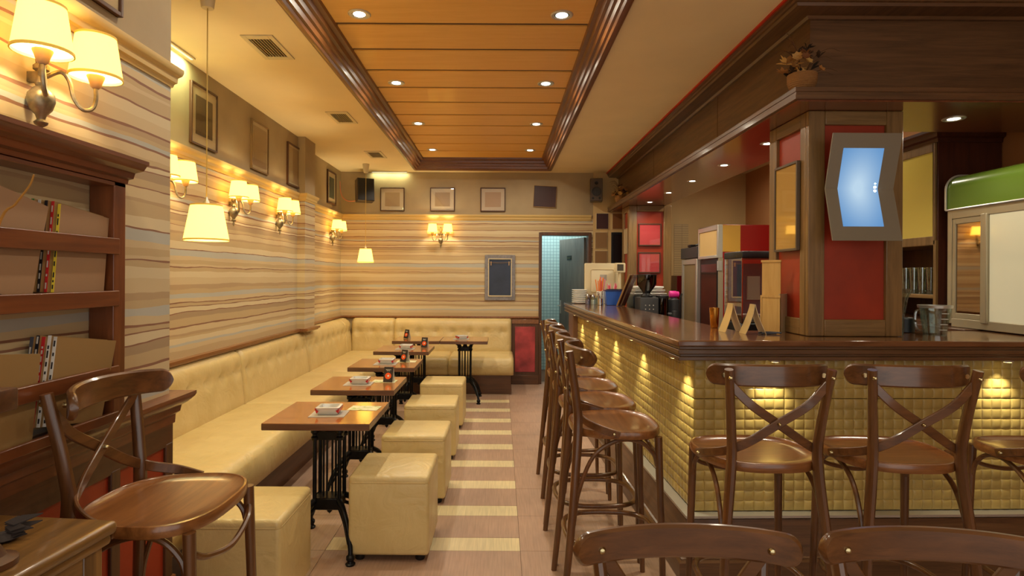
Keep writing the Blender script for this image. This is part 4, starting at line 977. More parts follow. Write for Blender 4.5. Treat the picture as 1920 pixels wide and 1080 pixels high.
# dried flower baskets on the ledge
def flowers(label, loc, seed, scale=1.0):
    t = thing('flower_basket', label, 'dried flowers', loc, 0, 'baskets of dried flowers on the soffit ledge'); t.scale = (scale,)*3
    rnd = random.Random(seed)
    prof = []
    for i in range(9):
        z = .075*i/8; r = .052+.018*math.sin(min(1, i/6)*PI/2); prof += [(r+.0025, z+.001), (r, z+.005)]
    MB().lathe([(0, 0)]+prof+[(.072, .085), (.064, .086), (.058, .07), (0, .07)], n=24).build('basket', M['basket'], t)
    cols = [(196, 152, 88), (150, 104, 50), (214, 172, 96), (120, 74, 40), (170, 118, 60)]
    dk = [(58, 40, 24), (76, 52, 30), (48, 36, 24)]
    for k in range(26):  # leaves and petals bundles
        a = rnd.uniform(0, 2*PI); rr = rnd.uniform(.01, .10); zz = .085+rnd.uniform(0, .16)*(1-rr/.16)
        c = Vector((rr*math.cos(a), rr*math.sin(a)-.01, zz))
        big = k < 9
        m = mat('dried_petal_%d' % (k % 5), cols[k % 5], .8) if big or k % 3 == 0 else mat('dried_leaf_%d' % (k % 3), dk[k % 3], .85)
        mb = MB()
        if big:   # a bloom: ring of cupped petals
            n = rnd.randint(5, 7); R = rnd.uniform(.022, .034); tiltv = Vector((math.cos(a)*.6, math.sin(a)*.6-.6, .6)).normalized()
            q = tiltv.to_track_quat('Z', 'Y').to_matrix().to_4x4(); mb.m = Matrix.Translation(c) @ q
            for i in range(n):
                b = 2*PI*i/n; cx, sx = math.cos(b), math.sin(b); w = R*.55
                P_ = [(0, 0, 0), (R*.55*cx-w*sx, R*.55*sx+w*cx, R*.25), (R*cx, R*sx, R*.5), (R*.55*cx+w*sx, R*.55*sx-w*cx, R*.25)]
                P2 = [(x, y_, z+.002) for x, y_, z in P_]
                mb.add(P_+P2, [(0, 1, 2, 3), (7, 6, 5, 4), (0, 4, 5, 1), (1, 5, 6, 2), (2, 6, 7, 3), (3, 7, 4, 0)])
            mb.lathe([(R*.3, 0), (R*.25, R*.22), (0, R*.3)], n=8)
            mb.build('bloom', m, t)
        else:
            for _ in range(5):
                d = Vector((rnd.uniform(-1, 1), rnd.uniform(-1, .6), rnd.uniform(-.3, 1))).normalized(); L_ = rnd.uniform(.03, .06); s_ = d.cross(Vector((0, 0, 1))).normalized()*rnd.uniform(.006, .012)
                e = c+d*L_; mdl = c+d*L_*.5+Vector((0, 0, .006)); th = Vector((0, 0, .0015))
                P_ = [c, mdl+s_, e, mdl-s_]; P2 = [p+th for p in P_]
                mb.add(P_+P2, [(0, 1, 2, 3), (7, 6, 5, 4), (0, 4, 5, 1), (1, 5, 6, 2), (2, 6, 7, 3), (3, 7, 4, 0)])
            mb.build('leaf_spray', m, t)
    for k in range(9):
        a = rnd.uniform(.2*PI, 1.1*PI)*(-1); d = Vector((math.cos(a)*rnd.uniform(.1, .13), math.sin(a)*.05, rnd.uniform(.15, .30)))
        if k > 4: d = Vector((rnd.uniform(.08, .16), -.05, rnd.uniform(.02, .16)))
        MB().tube([(0, 0, .07), (d.x*.35, d.y*.4, d.z*.75+.05), (d.x*.8, d.y*.7, d.z+.05), (d.x*1.1, d.y, d.z+.03)], n=5, k=5, radii=[.002, .0015, .001]).build('twig', mat('dry_twig', (86, 56, 32), .8), t)
    return t
flowers('basket of dried flowers on the soffit ledge above the near column', (1.560, 3.045, SZ+.0625), 5)
flowers('basket of dried flowers at the far end of the soffit ledge', (1.553, 7.62, SZ+.0625), 9)
# ------------------------------------------------------------------ magazine rack on the near wall
mr = thing('magazine_rack', 'dark red-brown wooden wall rack with moulded cornice holding magazines', 'shelf', (NW, 1.45, 1.009))
FX = .085
def mrb(name, *b, ax='Y', bev=.003): B(*b).build(name, shelfw(ax), mr, bev=bev)
Y0, Y1 = -1.1, .56      # along the wall, from rack origin (Y 1.45)
mrb('side_panel', 0.001, FX, .50, .56, 0, .80, ax='Z'); mrb('side_panel', 0.001, FX, Y0, Y0+.06, 0, .80, ax='Z')
mrb('shelf', 0.001, FX-.012, Y0+.06, .50, .40, .415); mrb('shelf', 0.001, FX-.012, Y0+.06, .50, .0, .015)
mrb('shelf', 0.001, FX, Y0, Y1, .785, .80)
mrb('front_bar', FX-.012, FX+.004, Y0+.03, .525, .385, .437); mrb('front_bar', FX-.012, FX+.004, Y0+.03, .525, .558, .612)
mrb('front_bar', FX-.012, FX+.004, Y0+.03, .525, .138, .186); mrb('front_bar', FX-.012, FX+.004, Y0+.03, .525, .0, .032)
MB().sweep([(-.02, .80), (.004, .80), (.006, .815), (.016, .82), (.02, .84), (.038, .85), (.045, .868), (.05, .872), (.05, .885), (-.02, .885)], [(FX, Y0), (FX, Y1), (0.002, Y1)]).build('cornice', shelfw('Y'), mr)
B(.001, FX, Y0, Y1, .80, .885).build('cornice_core', shelfw('Y'), mr)
# magazines: covers face the room, a few leaning together
cover = mat('blank_brown_cover', (158, 124, 92), .5); cover2 = mat('blank_ochre_cover', (150, 118, 72), .5)
spc = [(30, 28, 34), (196, 40, 44), (226, 222, 214), (40, 130, 60), (24, 26, 40), (214, 190, 60), (70, 72, 84), (200, 196, 188)]
def magazine(label, x, y, z, w, h, th, lean, cm, spine, group, curl=0):
    """x outward from the wall, y the left lower corner"""
    t = thing('magazine', label, 'magazine', (NW+x, y, z-w*math.sin(lean)), 0, group); t.rotation_euler = (lean, 0, 0)
    n = 8; vs = []; fs = []
    for i in range(n+1):
        for (dx, f) in ((0, 0), (th, 0)):
            pass
    def sheet(x0, x1):
        a = []; 
        for j in range(7):
            v = j/6
            for i in range(n+1):
                u = i/n; c = curl*(u**2)*(.3+.7*v)
                a.append((c, u*w, v*h))
        return a
    g = sheet(0, th); k = len(g)
    vs = [(p[0]-th, p[1], p[2]) for p in g]+[(p[0], p[1], p[2]) for p in g]
    for j in range(6):
        for i in range(n):
            a = j*(n+1)+i; fs.append((k+a, k+a+1, k+a+n+2, k+a+n+1)); fs.append((a+n+1, a+n+2, a+1, a))
    bd = [i for i in range(n+1)]+[j*(n+1)+n for j in range(1, 7)]+[6*(n+1)+i for i in range(n-1, -1, -1)]+[j*(n+1) for j in range(5, 0, -1)]
    for i in range(len(bd)): a, b = bd[i], bd[(i+1) % len(bd)]; fs.append((a, b, k+b, k+a))
    pages = MB().add(vs, fs); pages.build('pages', M['paper_w'], t, angle=60)
    vs2 = [(p[0]+.0006, p[1], p[2]) for p in g]+[(p[0]+.0012, p[1], p[2]) for p in g]
    MB().add(vs2, fs).build('cover', cm, t, angle=60)
    rn = random.Random(label)
    sp = MB().box(-th-.0006, .0013, -.0014, -.0002, 0, h).build('spine', mat('spine_%s' % (spine,), spine, .4), t)
    mk = MB(); z_ = .01
    while z_ < h-.02:
        l = rn.uniform(.006, .022); mk.box(-th*.75, -th*.2, -.0022, -.0013, z_, z_+l); z_ += l+rn.uniform(.004, .02)
    mk.build('spine_print', mat('spine_ink_%d' % (sum(spine) > 330), (40, 36, 40) if sum(spine) > 330 else (206, 200, 190), .5), sp)
    return t
GM = 'magazines in the wall rack'
upz, loz = 1.425, 1.0255
magazine('magazine with plain brown cover standing at the near end of the upper shelf', .066, 1.43, upz, .205, .275, .006, -.22, cover, (90, 70, 50), GM)
order = ['front', 'second', 'third', 'fourth', 'fifth', 'rearmost']
for k in range(6):
    magazine('front magazine with plain brown cover at the far end of the upper shelf' if k == 0 else f'{order[k]} magazine behind the brown cover at the far end of the upper shelf',
             .068-.0095*k, 1.709-.014*k, upz, .214, .262-.0*k+.006*(k > 0), .0065, -.10-.004*k, cover if k == 0 else cover2, [(226, 200, 60), (196, 40, 44), (30, 30, 40), (214, 210, 204), (40, 130, 60), (60, 50, 56)][k], GM)
magazine('magazine with plain ochre cover standing at the near end of the lower shelf', .066, 1.44, loz, .195, .25, .009, -.12, cover2, (120, 96, 60), GM)
for k in range(5):
    magazine('front magazine with curled ochre cover at the far end of the lower shelf' if k == 0 else f'{order[k] if k < 4 else "rearmost"} magazine behind the curled ochre cover on the lower shelf',
             .066-.010*k, 1.685-.010*k, loz, .222, .258+.004*(k % 2), .008, -.16-.004*k, cover2, [(206, 202, 196), (226, 222, 214), (196, 40, 44), (24, 26, 40), (70, 72, 84)][k], GM, curl=.03 if k == 0 else .004*(5-k))

# ------------------------------------------------------------------ worn dresser in the corner of the view
dr = thing('dresser', 'worn dark wooden dresser with panelled side and moulded top', 'dresser', (-.932, 1.438, 0), -math.radians(5.6))
MB().rbox(-.36, 0, -.95, 0, .868, .90, .012, 3).build('top', oldw('Y'), dr)
MB().rbox(-.352, -.010, -.94, -.010, .845, .868, .008, 2).build('top_moulding', oldw('Y'), dr)
MB().box(-.34, -.03, -.92, -.03, .08, .845).build('carcass', darkw('Z'), dr, bev=.004)
for a, b in ((-.085, -.03), (-.92, -.865), (-.505, -.45)): B(-.031, -.018, a, b, .08, .845).build('stile', oldw('Z'), dr, bev=.004)
for a, b in ((-.45, -.085), (-.865, -.505)):
    B(-.031, -.02, a, b, .79, .845).build('rail', oldw('Y'), dr, bev=.003); B(-.031, -.02, a, b, .08, .16).build('rail', oldw('Y'), dr, bev=.003)
    MB().rbox(-.032, -.024, a+.03, b-.03, .19, .76, .004, 2).build('side_panel', oldw('Z'), dr)
for x in (-.31, -.06):
    for y_ in (-.88, -.07): MB().lathe([(.02, 0), (.028, .02), (.028, .05), (.02, .08)], (x, y_, 0), 14).build('foot', darkw('Z'), dr)
# things on the dresser
bs = thing('wooden_stand', 'dark wooden stand with a square block, cut by the picture edge', 'stand', (-1.045, 1.20, .901))
MB().lathe([(.05, 0), (.05, .012), (.03, .02), (.014, .05), (.012, .32)], n=16).build('base', darkw('Z'), bs)
MB().rbox(-.034, .034, -.034, .034, .315, .362, .005, 2).build('block', darkw('X'), bs)
MB().lathe([(.011, .36), (.009, .52), (0, .525)], n=12).build('post', darkw('Z'), bs)
rd = tag(MB().tube([(-1.20, 1.27, .902), (-1.17, 1.28, 1.3), (-1.115, 1.30, 1.60), (-1.075, 1.30, 1.655), (-1.045, 1.30, 1.695), (-1.035, 1.30, 1.72)], n=6, k=6, radii=[.003, .003, .0028, .0022, .0018]).build('reed_stem', mat('golden_reed', (176, 122, 50), .5)), 'thin golden reed stem curving up in front of the rack', 'reed')
lf_ = thing('leaf_ornament', 'small dark dried leaf ornament lying on the dresser', 'ornament', (-1.085, 1.325, .9005), .1)
rn = random.Random(4)
for k in range(7):
    a = rn.uniform(-.5, .6); L_ = rn.uniform(.05, .085); z = .008+.005*k
    d = Vector((math.cos(a), math.sin(a)*.5, rn.uniform(.0, .25))); s_ = Vector((-.3*d.y, .6, .5)).normalized()*.011; o_ = Vector((-.03, 0, z))
    P_ = [o_, o_+d*L_*.4+s_, o_+d*L_, o_+d*L_*.4-s_]; P2 = [p+Vector((0, 0, .002)) for p in P_]
    MB().add(P_+P2, [(0, 1, 2, 3), (7, 6, 5, 4), (0, 4, 5, 1), (1, 5, 6, 2), (2, 6, 7, 3), (3, 7, 4, 0)]).build('leaf', mat('dark_dried_leaf', (60, 52, 50), .8), lf_)
MB().lathe([(.02, 0), (.03, .006), (.02, .014), (0, .016)], (-.03, 0, 0), 12).build('stem_knot', mat('dark_dried_leaf', (60, 52, 50), .8), lf_)

# ------------------------------------------------------------------ on the bar
def bt(name, label, cat, x, y, z=CT, rz=0, group=None): return thing(name, label, cat, (x, y, z+.0005), rz, group)
# plates
pm = MB().lathe([(0, .0), (.055, .0), (.058, .004), (.088, .014), (.09, .018), (.088, .0225), (.084, .022), (.055, .009), (0, .008)], n=28).mesh('plate', M['white'])
for k in range(7):
    o = bpy.data.objects.new('plate', pm); C.objects.link(o); o.location = (.925, 6.88, CT+.0005+.0235*k)
    tag(o, f'white plate, {["bottom", "second from the bottom", "third from the bottom", "fourth from the bottom", "third from the top", "second from the top", "topmost"][k]} of the stack at the far bar end', 'plate', 'stacked white plates')
clear = glass('clear_glass', (232, 240, 238), .18, .02)
# blue napkin box
nb = bt('blue_box', 'shiny blue box holding napkins on the far bar end', 'box', 1.27, 6.54, rz=-.04)
MB().prism([(-.095, 0), (.095, 0), (.108, .16), (-.108, .16)], -.07, .07, 'XZ').build('body', mat('blue_plastic', (34, 84, 172), .25), nb, bev=.004)
B(-.112, .112, -.075, .075, .155, .168).build('rim', mat('navy_plastic', (18, 32, 84), .3), nb, bev=.003)
B(-.085, .085, -.05, .05, .16, .178).build('napkins', M['black'], nb)
# sugar dispensers
def dispenser(label, x, y, c):
    t = bt('sugar_dispenser', label, 'dispenser', x, y, group='small glass dispensers on the far bar end')
    MB().shell([(.028, .0), (.03, .07), (.018, .09), (.0165, .09), (.028, .07), (.026, .003)], n=18).build('jar', clear, t)
    MB().lathe([(.0255, .003), (.027, .055), (0, .057)], n=16).build('contents', mat('contents_%s' % (c,), c, .8), t)
    MB().lathe([(.02, .088), (.02, .1), (.006, .112), (.005, .125), (0, .125)], n=14).build('lid', M['chrome'], t)
dispenser('glass dispenser filled with white sugar on the far bar end', 1.045, 6.60, (236, 232, 222)); dispenser('glass dispenser with purple contents beside the plates', .985, 6.62, (92, 78, 150)); dispenser('small glass dispenser with pale contents beside the straws', 1.105, 6.62, (206, 200, 190))
# chrome pourers
po = bt('spoon_holder', 'chrome holder full of spoons on the far bar end', 'holder', 1.10, 6.48)
MB().lathe([(.026, 0), (.03, .002), (.03, .075), (.027, .075), (.026, .005), (0, .005)], n=18).build('cup', M['chrome'], po)
rn = random.Random(2)
for k in range(7):
    a = rn.uniform(0, 2*PI); e = (math.cos(a)*.03, math.sin(a)*.03, rn.uniform(.12, .16))
    MB().tube([(math.cos(a)*.012, math.sin(a)*.012, .01), e], .0028, 6).lathe([(0, -.012), (.008, 0), (0, .012)], e, 8).build('spoon', M['chrome'], po)
# straws in two cups
def straws(label, x, y, cols, n, hgt, seed):
    t = bt('straw_cup', label, 'cup', x, y, group='cups of drinking straws on the far bar end'); rn = random.Random(seed)
    MB().lathe([(.04, 0), (.046, .15), (.043, .15), (.038, .006), (0, .006)], n=20).build('cup', M['paper_w'], t)
    for k in range(n):
        a = rn.uniform(0, 2*PI); r = rn.uniform(.006, .03)
        MB().tube([(r*.7*math.cos(a), r*.7*math.sin(a), .01), (r*2.1*math.cos(a), r*1.3*math.sin(a), hgt*rn.uniform(.88, 1.05))], .0058, 6).build('straw', mat('straw_%s' % (cols[k % len(cols)],), cols[k % len(cols)], .35), t)
straws('cup of tall orange and pink straws on the far bar end', 1.145, 6.72, [(236, 110, 40), (232, 84, 104), (240, 136, 60), (226, 120, 150), (220, 210, 206)], 16, .30, 1)
straws('cup of short pink and white straws behind the blue box', 1.27, 6.72, [(232, 92, 110), (222, 214, 210), (236, 150, 160)], 14, .24, 2)
# till screen seen from behind, with its little customer display
ps = bt('till_monitor', 'cream till monitor seen from behind at the far bar end', 'monitor', 1.21, 6.95, rz=.04)
MB().rbox(-.215, .215, -.02, .03, .10, .475, .012, 2).build('case', M['offwhite'], ps)
MB().rbox(-.15, .13, -.035, -.018, .14, .40, .02, 2).build('rear_bulge', mat('cream_plastic_light', (222, 208, 172), .5), ps)
B(-.04, .04, -.037, -.03, .27, .34).build('socket_plate', M['greymat'], ps)
MB().box(-.03, .03, 0, .02, 0, .12).rbox(-.11, .11, -.07, .08, 0, .012, .004, 1).build('stand', M['offwhite'], ps)
cdsp = bt('customer_display', 'small cream customer display on a pole beside the till', 'display', 1.38, 6.80, rz=.3)
MB().lathe([(.05, 0), (.05, .012), (.018, .02), (.016, .37)], n=16).build('pole', M['offwhite'], cdsp)
MB().rbox(-.06, .06, -.035, .03, .365, .475, .01, 2).build('head', M['offwhite'], cdsp)
B(-.05, .03, -.037, -.03, .385, .46).build('screen', mat('dark_display', (84, 76, 66), .2), cdsp)
# menus leaning in a wooden rack
for k in range(2):
    t = bt('framed_menu', ['wooden framed menu leaning beside the till, in front', 'dark red menu leaning behind the wooden frame'][k], 'menu', 1.285+.045*k, 6.36+.02*k, rz=-.5, group='menus leaning beside the till')
    t.rotation_euler = (0, .38, -.45); t.location.z += .004
    MB().box(-.008, .008, -.09, -.07, 0, .36).box(-.008, .008, .07, .09, 0, .36).box(-.008, .008, -.07, .07, 0, .02).box(-.008, .008, -.07, .07, .34, .36).build('frame', [oakw('Z'), darkw('Z')][k], t)
    B(-.004, .006, -.07, .07, .02, .34).build('sheet', [mat('rust_sheet', (140, 66, 40), .6), mat('dark_red_sheet', (96, 36, 26), .6)][k], t)
# coffee grinder
WZ = .92
gr = bt('coffee_grinder', 'black coffee grinder with smoky bean hopper behind the bar', 'grinder', 1.525, 6.12, WZ)
MB().rbox(-.095, .095, -.12, .12, 0, .37, .012, 2).build('body', M['darkgrey'], gr)
MB().shell([(.035, .40), (.04, .42), (.098, .50), (.1, .60), (.097, .60), (.094, .50), (.036, .425), (.03, .40)], n=28).build('hopper', glass('smoky_plastic', (120, 96, 84), .12), gr)
MB().lathe([(.03, .405), (.036, .43), (.09, .50), (.09, .535), (0, .548)], n=24).build('beans', mat('coffee_beans', (58, 34, 22), .6, bump=1, bscale=160), gr)
MB().lathe([(.06, .37), (.06, .385), (.045, .4), (.04, .41)], n=24).build('collar', M['black'], gr)
MB().lathe([(.102, .598), (.102, .606), (0, .61)], n=28).build('lid', M['black'], gr)
for i in range(3):
    for j in range(2): MB().lathe([(0, -.124), (.006, -.122), (.006, -.118)], (-.04+.04*i, 0, .25+.04*j), 8, 'Y').build('vent_button', M['steel'], gr)
MB().shell([(.06, .12), (.062, .36), (.059, .36), (.057, .12)], (.155, -.03, 0), 22).lathe([(.06, .12), (.06, .2), (0, .2)], (.155, -.03, 0), 22).build('doser', glass('smoky_dark', (70, 56, 52), .15), gr)
MB().lathe([(.066, .36), (.066, .385), (.05, .392), (0, .392)], (.155, -.03, 0), 22).build('doser_lid', M['black'], gr)
MB().tube([(.2, -.05, .2), (.26, -.07, .2)], .012, 8).lathe([(.028, .18), (.028, .23), (0, .235)], (.27, -.07, 0), 14).build('lever', M['darkgrey'], gr)
MB().lathe([(.07, 0), (.07, .02), (.05, .03), (.05, .12)], (.155, -.03, 0), 18).build('doser_base', M['darkgrey'], gr)
# espresso machine
em = bt('espresso_machine', 'dark espresso machine with steel edged top behind the grinder', 'coffee machine', 1.64, 6.60, WZ)
MB().rbox(-.18, .18, -.2, .2, 0, .38, .02, 2).build('body', mat('green_black_enamel', (48, 52, 46), .3), em)
for k in range(3): MB().rbox(-.18+.012*k, .18-.012*k, -.2+.02*k, .2, .385+.036*k, .405+.036*k, .008, 2).rbox(-.17+.012*k, .17-.012*k, -.185+.02*k, .19, .375+.036*k, .395+.036*k, .004, 1).build('top_rail', [M['steel'], M['steel'], M['white']][k], em)
tag(MB().lathe([(0, 0), (.03, .002), (.036, .01), (.036, .07), (.03, .08), (.03, .1), (0, .1)], (1.795, 6.245, 1.318), 18, 'X').build('pink_lid', mat('magenta_plastic', (226, 48, 150), .3)), 'bright magenta plastic lid behind the grinder', 'lid')
pb = bt('storage_jar', 'dark jar standing under the magenta lid behind the bar', 'jar', 1.845, 6.245, WZ)
MB().lathe([(.05, 0), (.056, .02), (.056, .34), (.03, .36), (.03, .362)], n=18).build('jar', M['darkgrey'], pb)
# menu cards at the front corner
acr = mat('acrylic_menu', (196, 166, 108), .18, spec=.7); acw = mat('cream_menu_back', (222, 200, 158), .4)
def tent(label, x, y, rz, w, h, d):
    t = bt('menu_holder', label, 'menu', x, y, rz=rz, group='folded menu holders on the bar corner')
    for s, m, nm in ((-1, acr, 'front_leaf'), (1, acw, 'back_leaf')):
        vs = []; fs = []; n = 10
        for q in (0, .003):
            for j in range(n+1):
                v = j/n; yy = s*d*((1-v)**1.4); ww = w*(1-.28*v*v)
                vs += [(-ww, yy+q*s, h*v), (ww, yy+q*s, h*v)]
        k = 2*(n+1)
        for j in range(n): a = 2*j; fs += [(a, a+1, a+3, a+2), (k+a+2, k+a+3, k+a+1, k+a), (a, a+2, k+a+2, k+a), (a+1, k+a+1, k+a+3, a+3)]
        fs += [(0, k, k+1, 1), (k-2, k-1, 2*k-1, 2*k-2)]
        MB().add(vs, fs).build(nm, m, t)
tent('bent cream menu holder on the bar corner, nearer the till', 1.335, 3.40, -1.55, .05, .165, .05)
tent('bent cream menu holder on the bar corner, nearer the wooden box', 1.415, 3.29, -1.62, .05, .165, .055)
tumb = bt('metal_tumbler', 'brass coloured tumbler behind the menu holders on the bar', 'tumbler', 1.40, 3.62)
tumb.location = (1.335, 3.66, CT+.0005)
MB().lathe([(.022, 0), (.024, .004), (.03, .125), (.028, .125), (.022, .008), (0, .008)], n=20).build('cup', mat('golden_metal', (206, 150, 70), .2, metal=1), tumb)
pn = tag(MB().tube([(1.44, 3.27, CT+.006), (1.50, 3.30, CT+.008), (1.56, 3.255, CT+.008)], .005, 8, k=5).tube([(1.45, 3.255, CT+.006), (1.53, 3.25, CT+.006)], .005, 8).build('coiled_cable', mat('grey_cable', (70, 74, 84), .5)), 'coiled grey cable lying on the bar in front of the wooden box', 'cable')
# wooden box
wx = bt('wooden_box', 'pale wooden box with a raised sliding front beside the near column', 'box', 1.575, 3.37, rz=-.82)
ply = wood('pale_plywood', (196, 152, 82), (216, 176, 106), 'Z', rough=.5, coat=.05); plc = mat('pale_plywood_side', (186, 160, 120), .6)
MB().box(-.075, .03, -.002, .006, 0, .21).build('lower_front', ply, wx); MB().box(-.075, .03, .006, .014, .0, .412).build('tall_front', ply, wx)
MB().box(.022, .03, .0, .17, 0, .222).box(-.075, -.067, .014, .17, 0, .222).box(-.067, .022, .162, .17, 0, .222).build('side', plc, wx)
MB().box(-.079, .034, -.006, .0, .2, .212).box(-.079, .034, .0, .014, .404, .416).box(-.079, -.072, -.006, .006, 0, .2).build('trim', ply, wx)
# counter top things on the front run
bl = bt('blender_jug', 'clear blender jug with handle and steel rim beside the near column', 'jug', 2.43, 3.28, rz=PI)
MB().shell([(.055, .0), (.078, .155), (.075, .155), (.052, .004)], n=24).lathe([(.055, .0), (.053, .004), (0, .004)], n=24).build('jug', clear, bl)
MB().shell([(.082, .150), (.084, .165), (.074, .165), (.074, .150)], n=24).build('rim', M['steel'], bl)
MB().tube([(.075, 0, .14), (.105, 0, .13), (.11, 0, .07), (.095, 0, .025), (.062, 0, .03)], .008, 8, k=6).build('handle', clear, bl)
for k in range(4): MB().box(-.02, .02, .062+.005*k, .0635+.005*k, .03+.03*k, .033+.03*k).build('mark', M['white'], bl)
vs_ = bt('glass_vase', 'flared clear glass half hidden behind the near column', 'glass', 2.255, 3.33)
MB().shell([(.03, 0), (.034, .1), (.05, .2), (.075, .255), (.072, .255), (.047, .2), (.031, .1), (.027, .004)], n=24).lathe([(.03, 0), (.027, .004), (0, .004)], n=20).build('bowl', clear, vs_)

bk = bt('black_canister', 'black canister between the near column and the blender jug', 'canister', 2.36, 3.43)
MB().lathe([(.05, 0), (.054, .004), (.054, .08), (.05, .085), (.046, .08), (.046, .01), (0, .01)], n=22).build('pot', M['black'], bk)
# ------------------------------------------------------------------ behind the bar
bcn = thing('back_counter', 'low back counter against the right wall carrying the drinks cooler', 'counter', (2.85, 3.1, 0))
MB().box(0, .565, .47, 1.9, 0, 1.15).build('body', M['red'], bcn)
MB().box(-.03, .565, .465, 1.9, 1.15, 1.19).build('top', darkw('Y'), bcn, bev=.004)
# drinks cooler: front plane faces -X
co = thing('drinks_cooler', 'drinks cooler with green curved header and sliding glass doors', 'cooler', (2.9, 3.81, 1.191))
fm = mat('champagne_aluminium', (176, 164, 136), .35, metal=.4)
B(.03, .5, -1.15, 0, 0, .74).build('cabinet', mat('cooler_white', (196, 190, 176), .4), co)
# header: rounded front, green
hp = []
for i in range(9):
    a = PI/2*i/8; hp.append((.09-.09*math.sin(a)*1.0, .885+.085*math.cos(a)))
hp = [(.5, .97)]+hp+[(0, .755), (.5, .755)]
hd_ = MB().prism([(x, z) for x, z in hp], -1.15, -.0, 'XZ').build('header', mat('green_header', (96, 122, 40), .25, emit=(104, 136, 34), estr=.02), co, angle=30)
e = MB(); ring_ = [(-.008, .75), (-.008, .885)]+[(.09-.098*math.sin(PI/2*(8-i)/8), .885+.093*math.cos(PI/2*(8-i)/8)) for i in range(9)]
e.tube([(x, .004, z) for x, z in ring_]+[(.5, .004, .978)], .007, 6); e.tube([(-.006, .004, .75), (-.006, -1.15, .75)], .007, 6).build('header_edge', M['steel'], co)
fr = MB().box(-.0, .03, -.035, 0, 0.02, .75).box(0, .03, -1.15, -.035, .69, .75).box(0, .03, -1.15, -.035, .0, .055).box(-.012, .018, -.32, -.275, .04, .70).box(-.012, .018, -.78, -.735, .04, .70)
fr.build('door_frame', fm, co, bev=.004)
ir = MB().box(.004, .022, -.06, -.035, .055, .69).box(.004, .022, -.275, -.06, .655, .69).box(.004, .022, -.275, -.06, .055, .09).build('sash', fm, co, bev=.003)
B(.012, .016, -.275, -.06, .09, .655).build('pane', glass('dark_mirror_pane', (120, 96, 76), .55, .03, (210, 190, 170)), co)
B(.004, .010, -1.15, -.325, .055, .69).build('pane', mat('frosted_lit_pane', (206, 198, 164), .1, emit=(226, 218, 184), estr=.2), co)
for z in (.2, .42): B(.032, .034, -.28, -.05, z, z+.012).build('shelf_edge', M['white'], co)
# tall back-bar cabinet with yellow glass
cbt = thing('back_bar_cabinet', 'dark wooden back-bar cabinet with yellow glass doors and open glass shelf', 'cabinet', (2.98, 4.0, 0))
B(0, .435, 0, .03, 1.192, 2.52).build('side', wood('mahogany', (62, 26, 14), (88, 40, 22), 'Z'), cbt, bev=.003)
B(0, .435, 1.07, 1.1, 1.192, 2.52).build('side', wood('mahogany', (62, 26, 14), (88, 40, 22), 'Z'), cbt)
B(.415, .435, .03, 1.07, 1.192, 2.52).build('back', darkw('Z'), cbt)
B(0, .435, .0, 1.1, 1.192, 1.21).build('bottom', darkw('Y'), cbt)
for z in (1.36, 1.73): B(0.002, .415, .03, 1.07, z, z+.028).build('shelf', oakw('Y'), cbt, bev=.003)
MB().sweep([(-.01, 2.43), (.008, 2.43), (.012, 2.455), (.03, 2.465), (.035, 2.49), (.05, 2.5), (.05, 2.52), (-.01, 2.52)], [(0, 1.1), (0, 0), (.435, 0)]).build('cornice', wood('mahogany', (62, 26, 14), (88, 40, 22), 'Y'), cbt)
for a, b in ((.012, .54), (.56, 1.07)):
    d = MB().box(-.012, .004, a, a+.02, 1.73, 2.43).box(-.012, .004, b-.03, b, 1.73, 2.43).box(-.012, .004, a+.02, b-.03, 1.73, 1.79).box(-.012, .004, a+.02, b-.03, 2.37, 2.43).build('door', oakw('Z'), cbt, bev=.003)
    B(-.006, .0, a+.02, b-.03, 1.79, 2.37).build('glass', mat('yellow_glass', (206, 182, 84), .14, spec=.7, emit=(206, 182, 84), estr=.06), d)
MB().box(-.012, .004, 0, .025, 1.192, 1.76).build('front_stile', oakw('Z'), cbt)
gl_me = MB().shell([(.027, 0), (.025, .03), (.029, .10), (.034, .19), (.0325, .19), (.0275, .10), (.023, .03), (.024, .006)], n=16).lathe([(.027, 0), (.024, .006), (0, .006)], n=16).mesh('tumbler', clear)
k = 0
for i in range(4):
    for j in range(2):
        o = bpy.data.objects.new('tall_glass', gl_me); C.objects.link(o); o.location = (3.03+.085*j, 4.13+.085*i, 1.3885)
        tag(o, ('front' if j == 0 else 'rear')+f' row tall ribbed glass on the cabinet shelf, {["closest to the cooler", "second from the cooler", "third from the cooler", "farthest from the cooler"][i]}', 'glass', 'tall glasses on the back-bar shelf')
# tall fridges at the back
f2 = thing('tall_fridge', 'tall fridge with red side, yellow square and dark glass front', 'fridge', (2.25, 6.0, 0))
B(0.02, .72, 0, .6, 0, 2.04).build('cabinet', mat('deep_red_enamel', (150, 22, 16), .3), f2, bev=.006)
B(.004, .2, -.004, 0.004, 1.763, 2.034).build('yellow_square', mat('yellow_sticker', (206, 158, 64), .4), f2)
MB().box(-.03, .02, -.005, .03, 1.70, 2.04).box(-.03, .02, .57, .6, 1.70, 2.04).box(-.03, .02, .03, .57, 1.99, 2.04).box(-.03, .02, .03, .57, 1.70, 1.73).build('header_frame', M['steel'], f2, bev=.003)
B(-.02, .019, .03, .57, 1.73, 1.99).build('header', mat('cream_header', (196, 164, 108), .4), f2)
B(-.01, .02, .02, .58, .1, 1.69).build('door', mat('dark_gasket', (30, 28, 28), .4), f2)
B(-.016, -.008, .07, .53, .16, 1.64).build('pane', mat('dark_fridge_glass', (52, 40, 34), .08, spec=.8), f2)
MB().box(-.02, .025, -.004, .015, .1, 1.70).build('hinge_side', fm, f2)
for z in (1.62, ): MB().box(-.03, .01, -.015, .02, z-.05, z+.05).build('hinge', M['steel'], f2)
MB().lathe([(0, -.012), (.014, -.008), (.018, 0)], (.09, 0, 1.385), 14, 'Y').build('lock_knob', M['black'], f2)
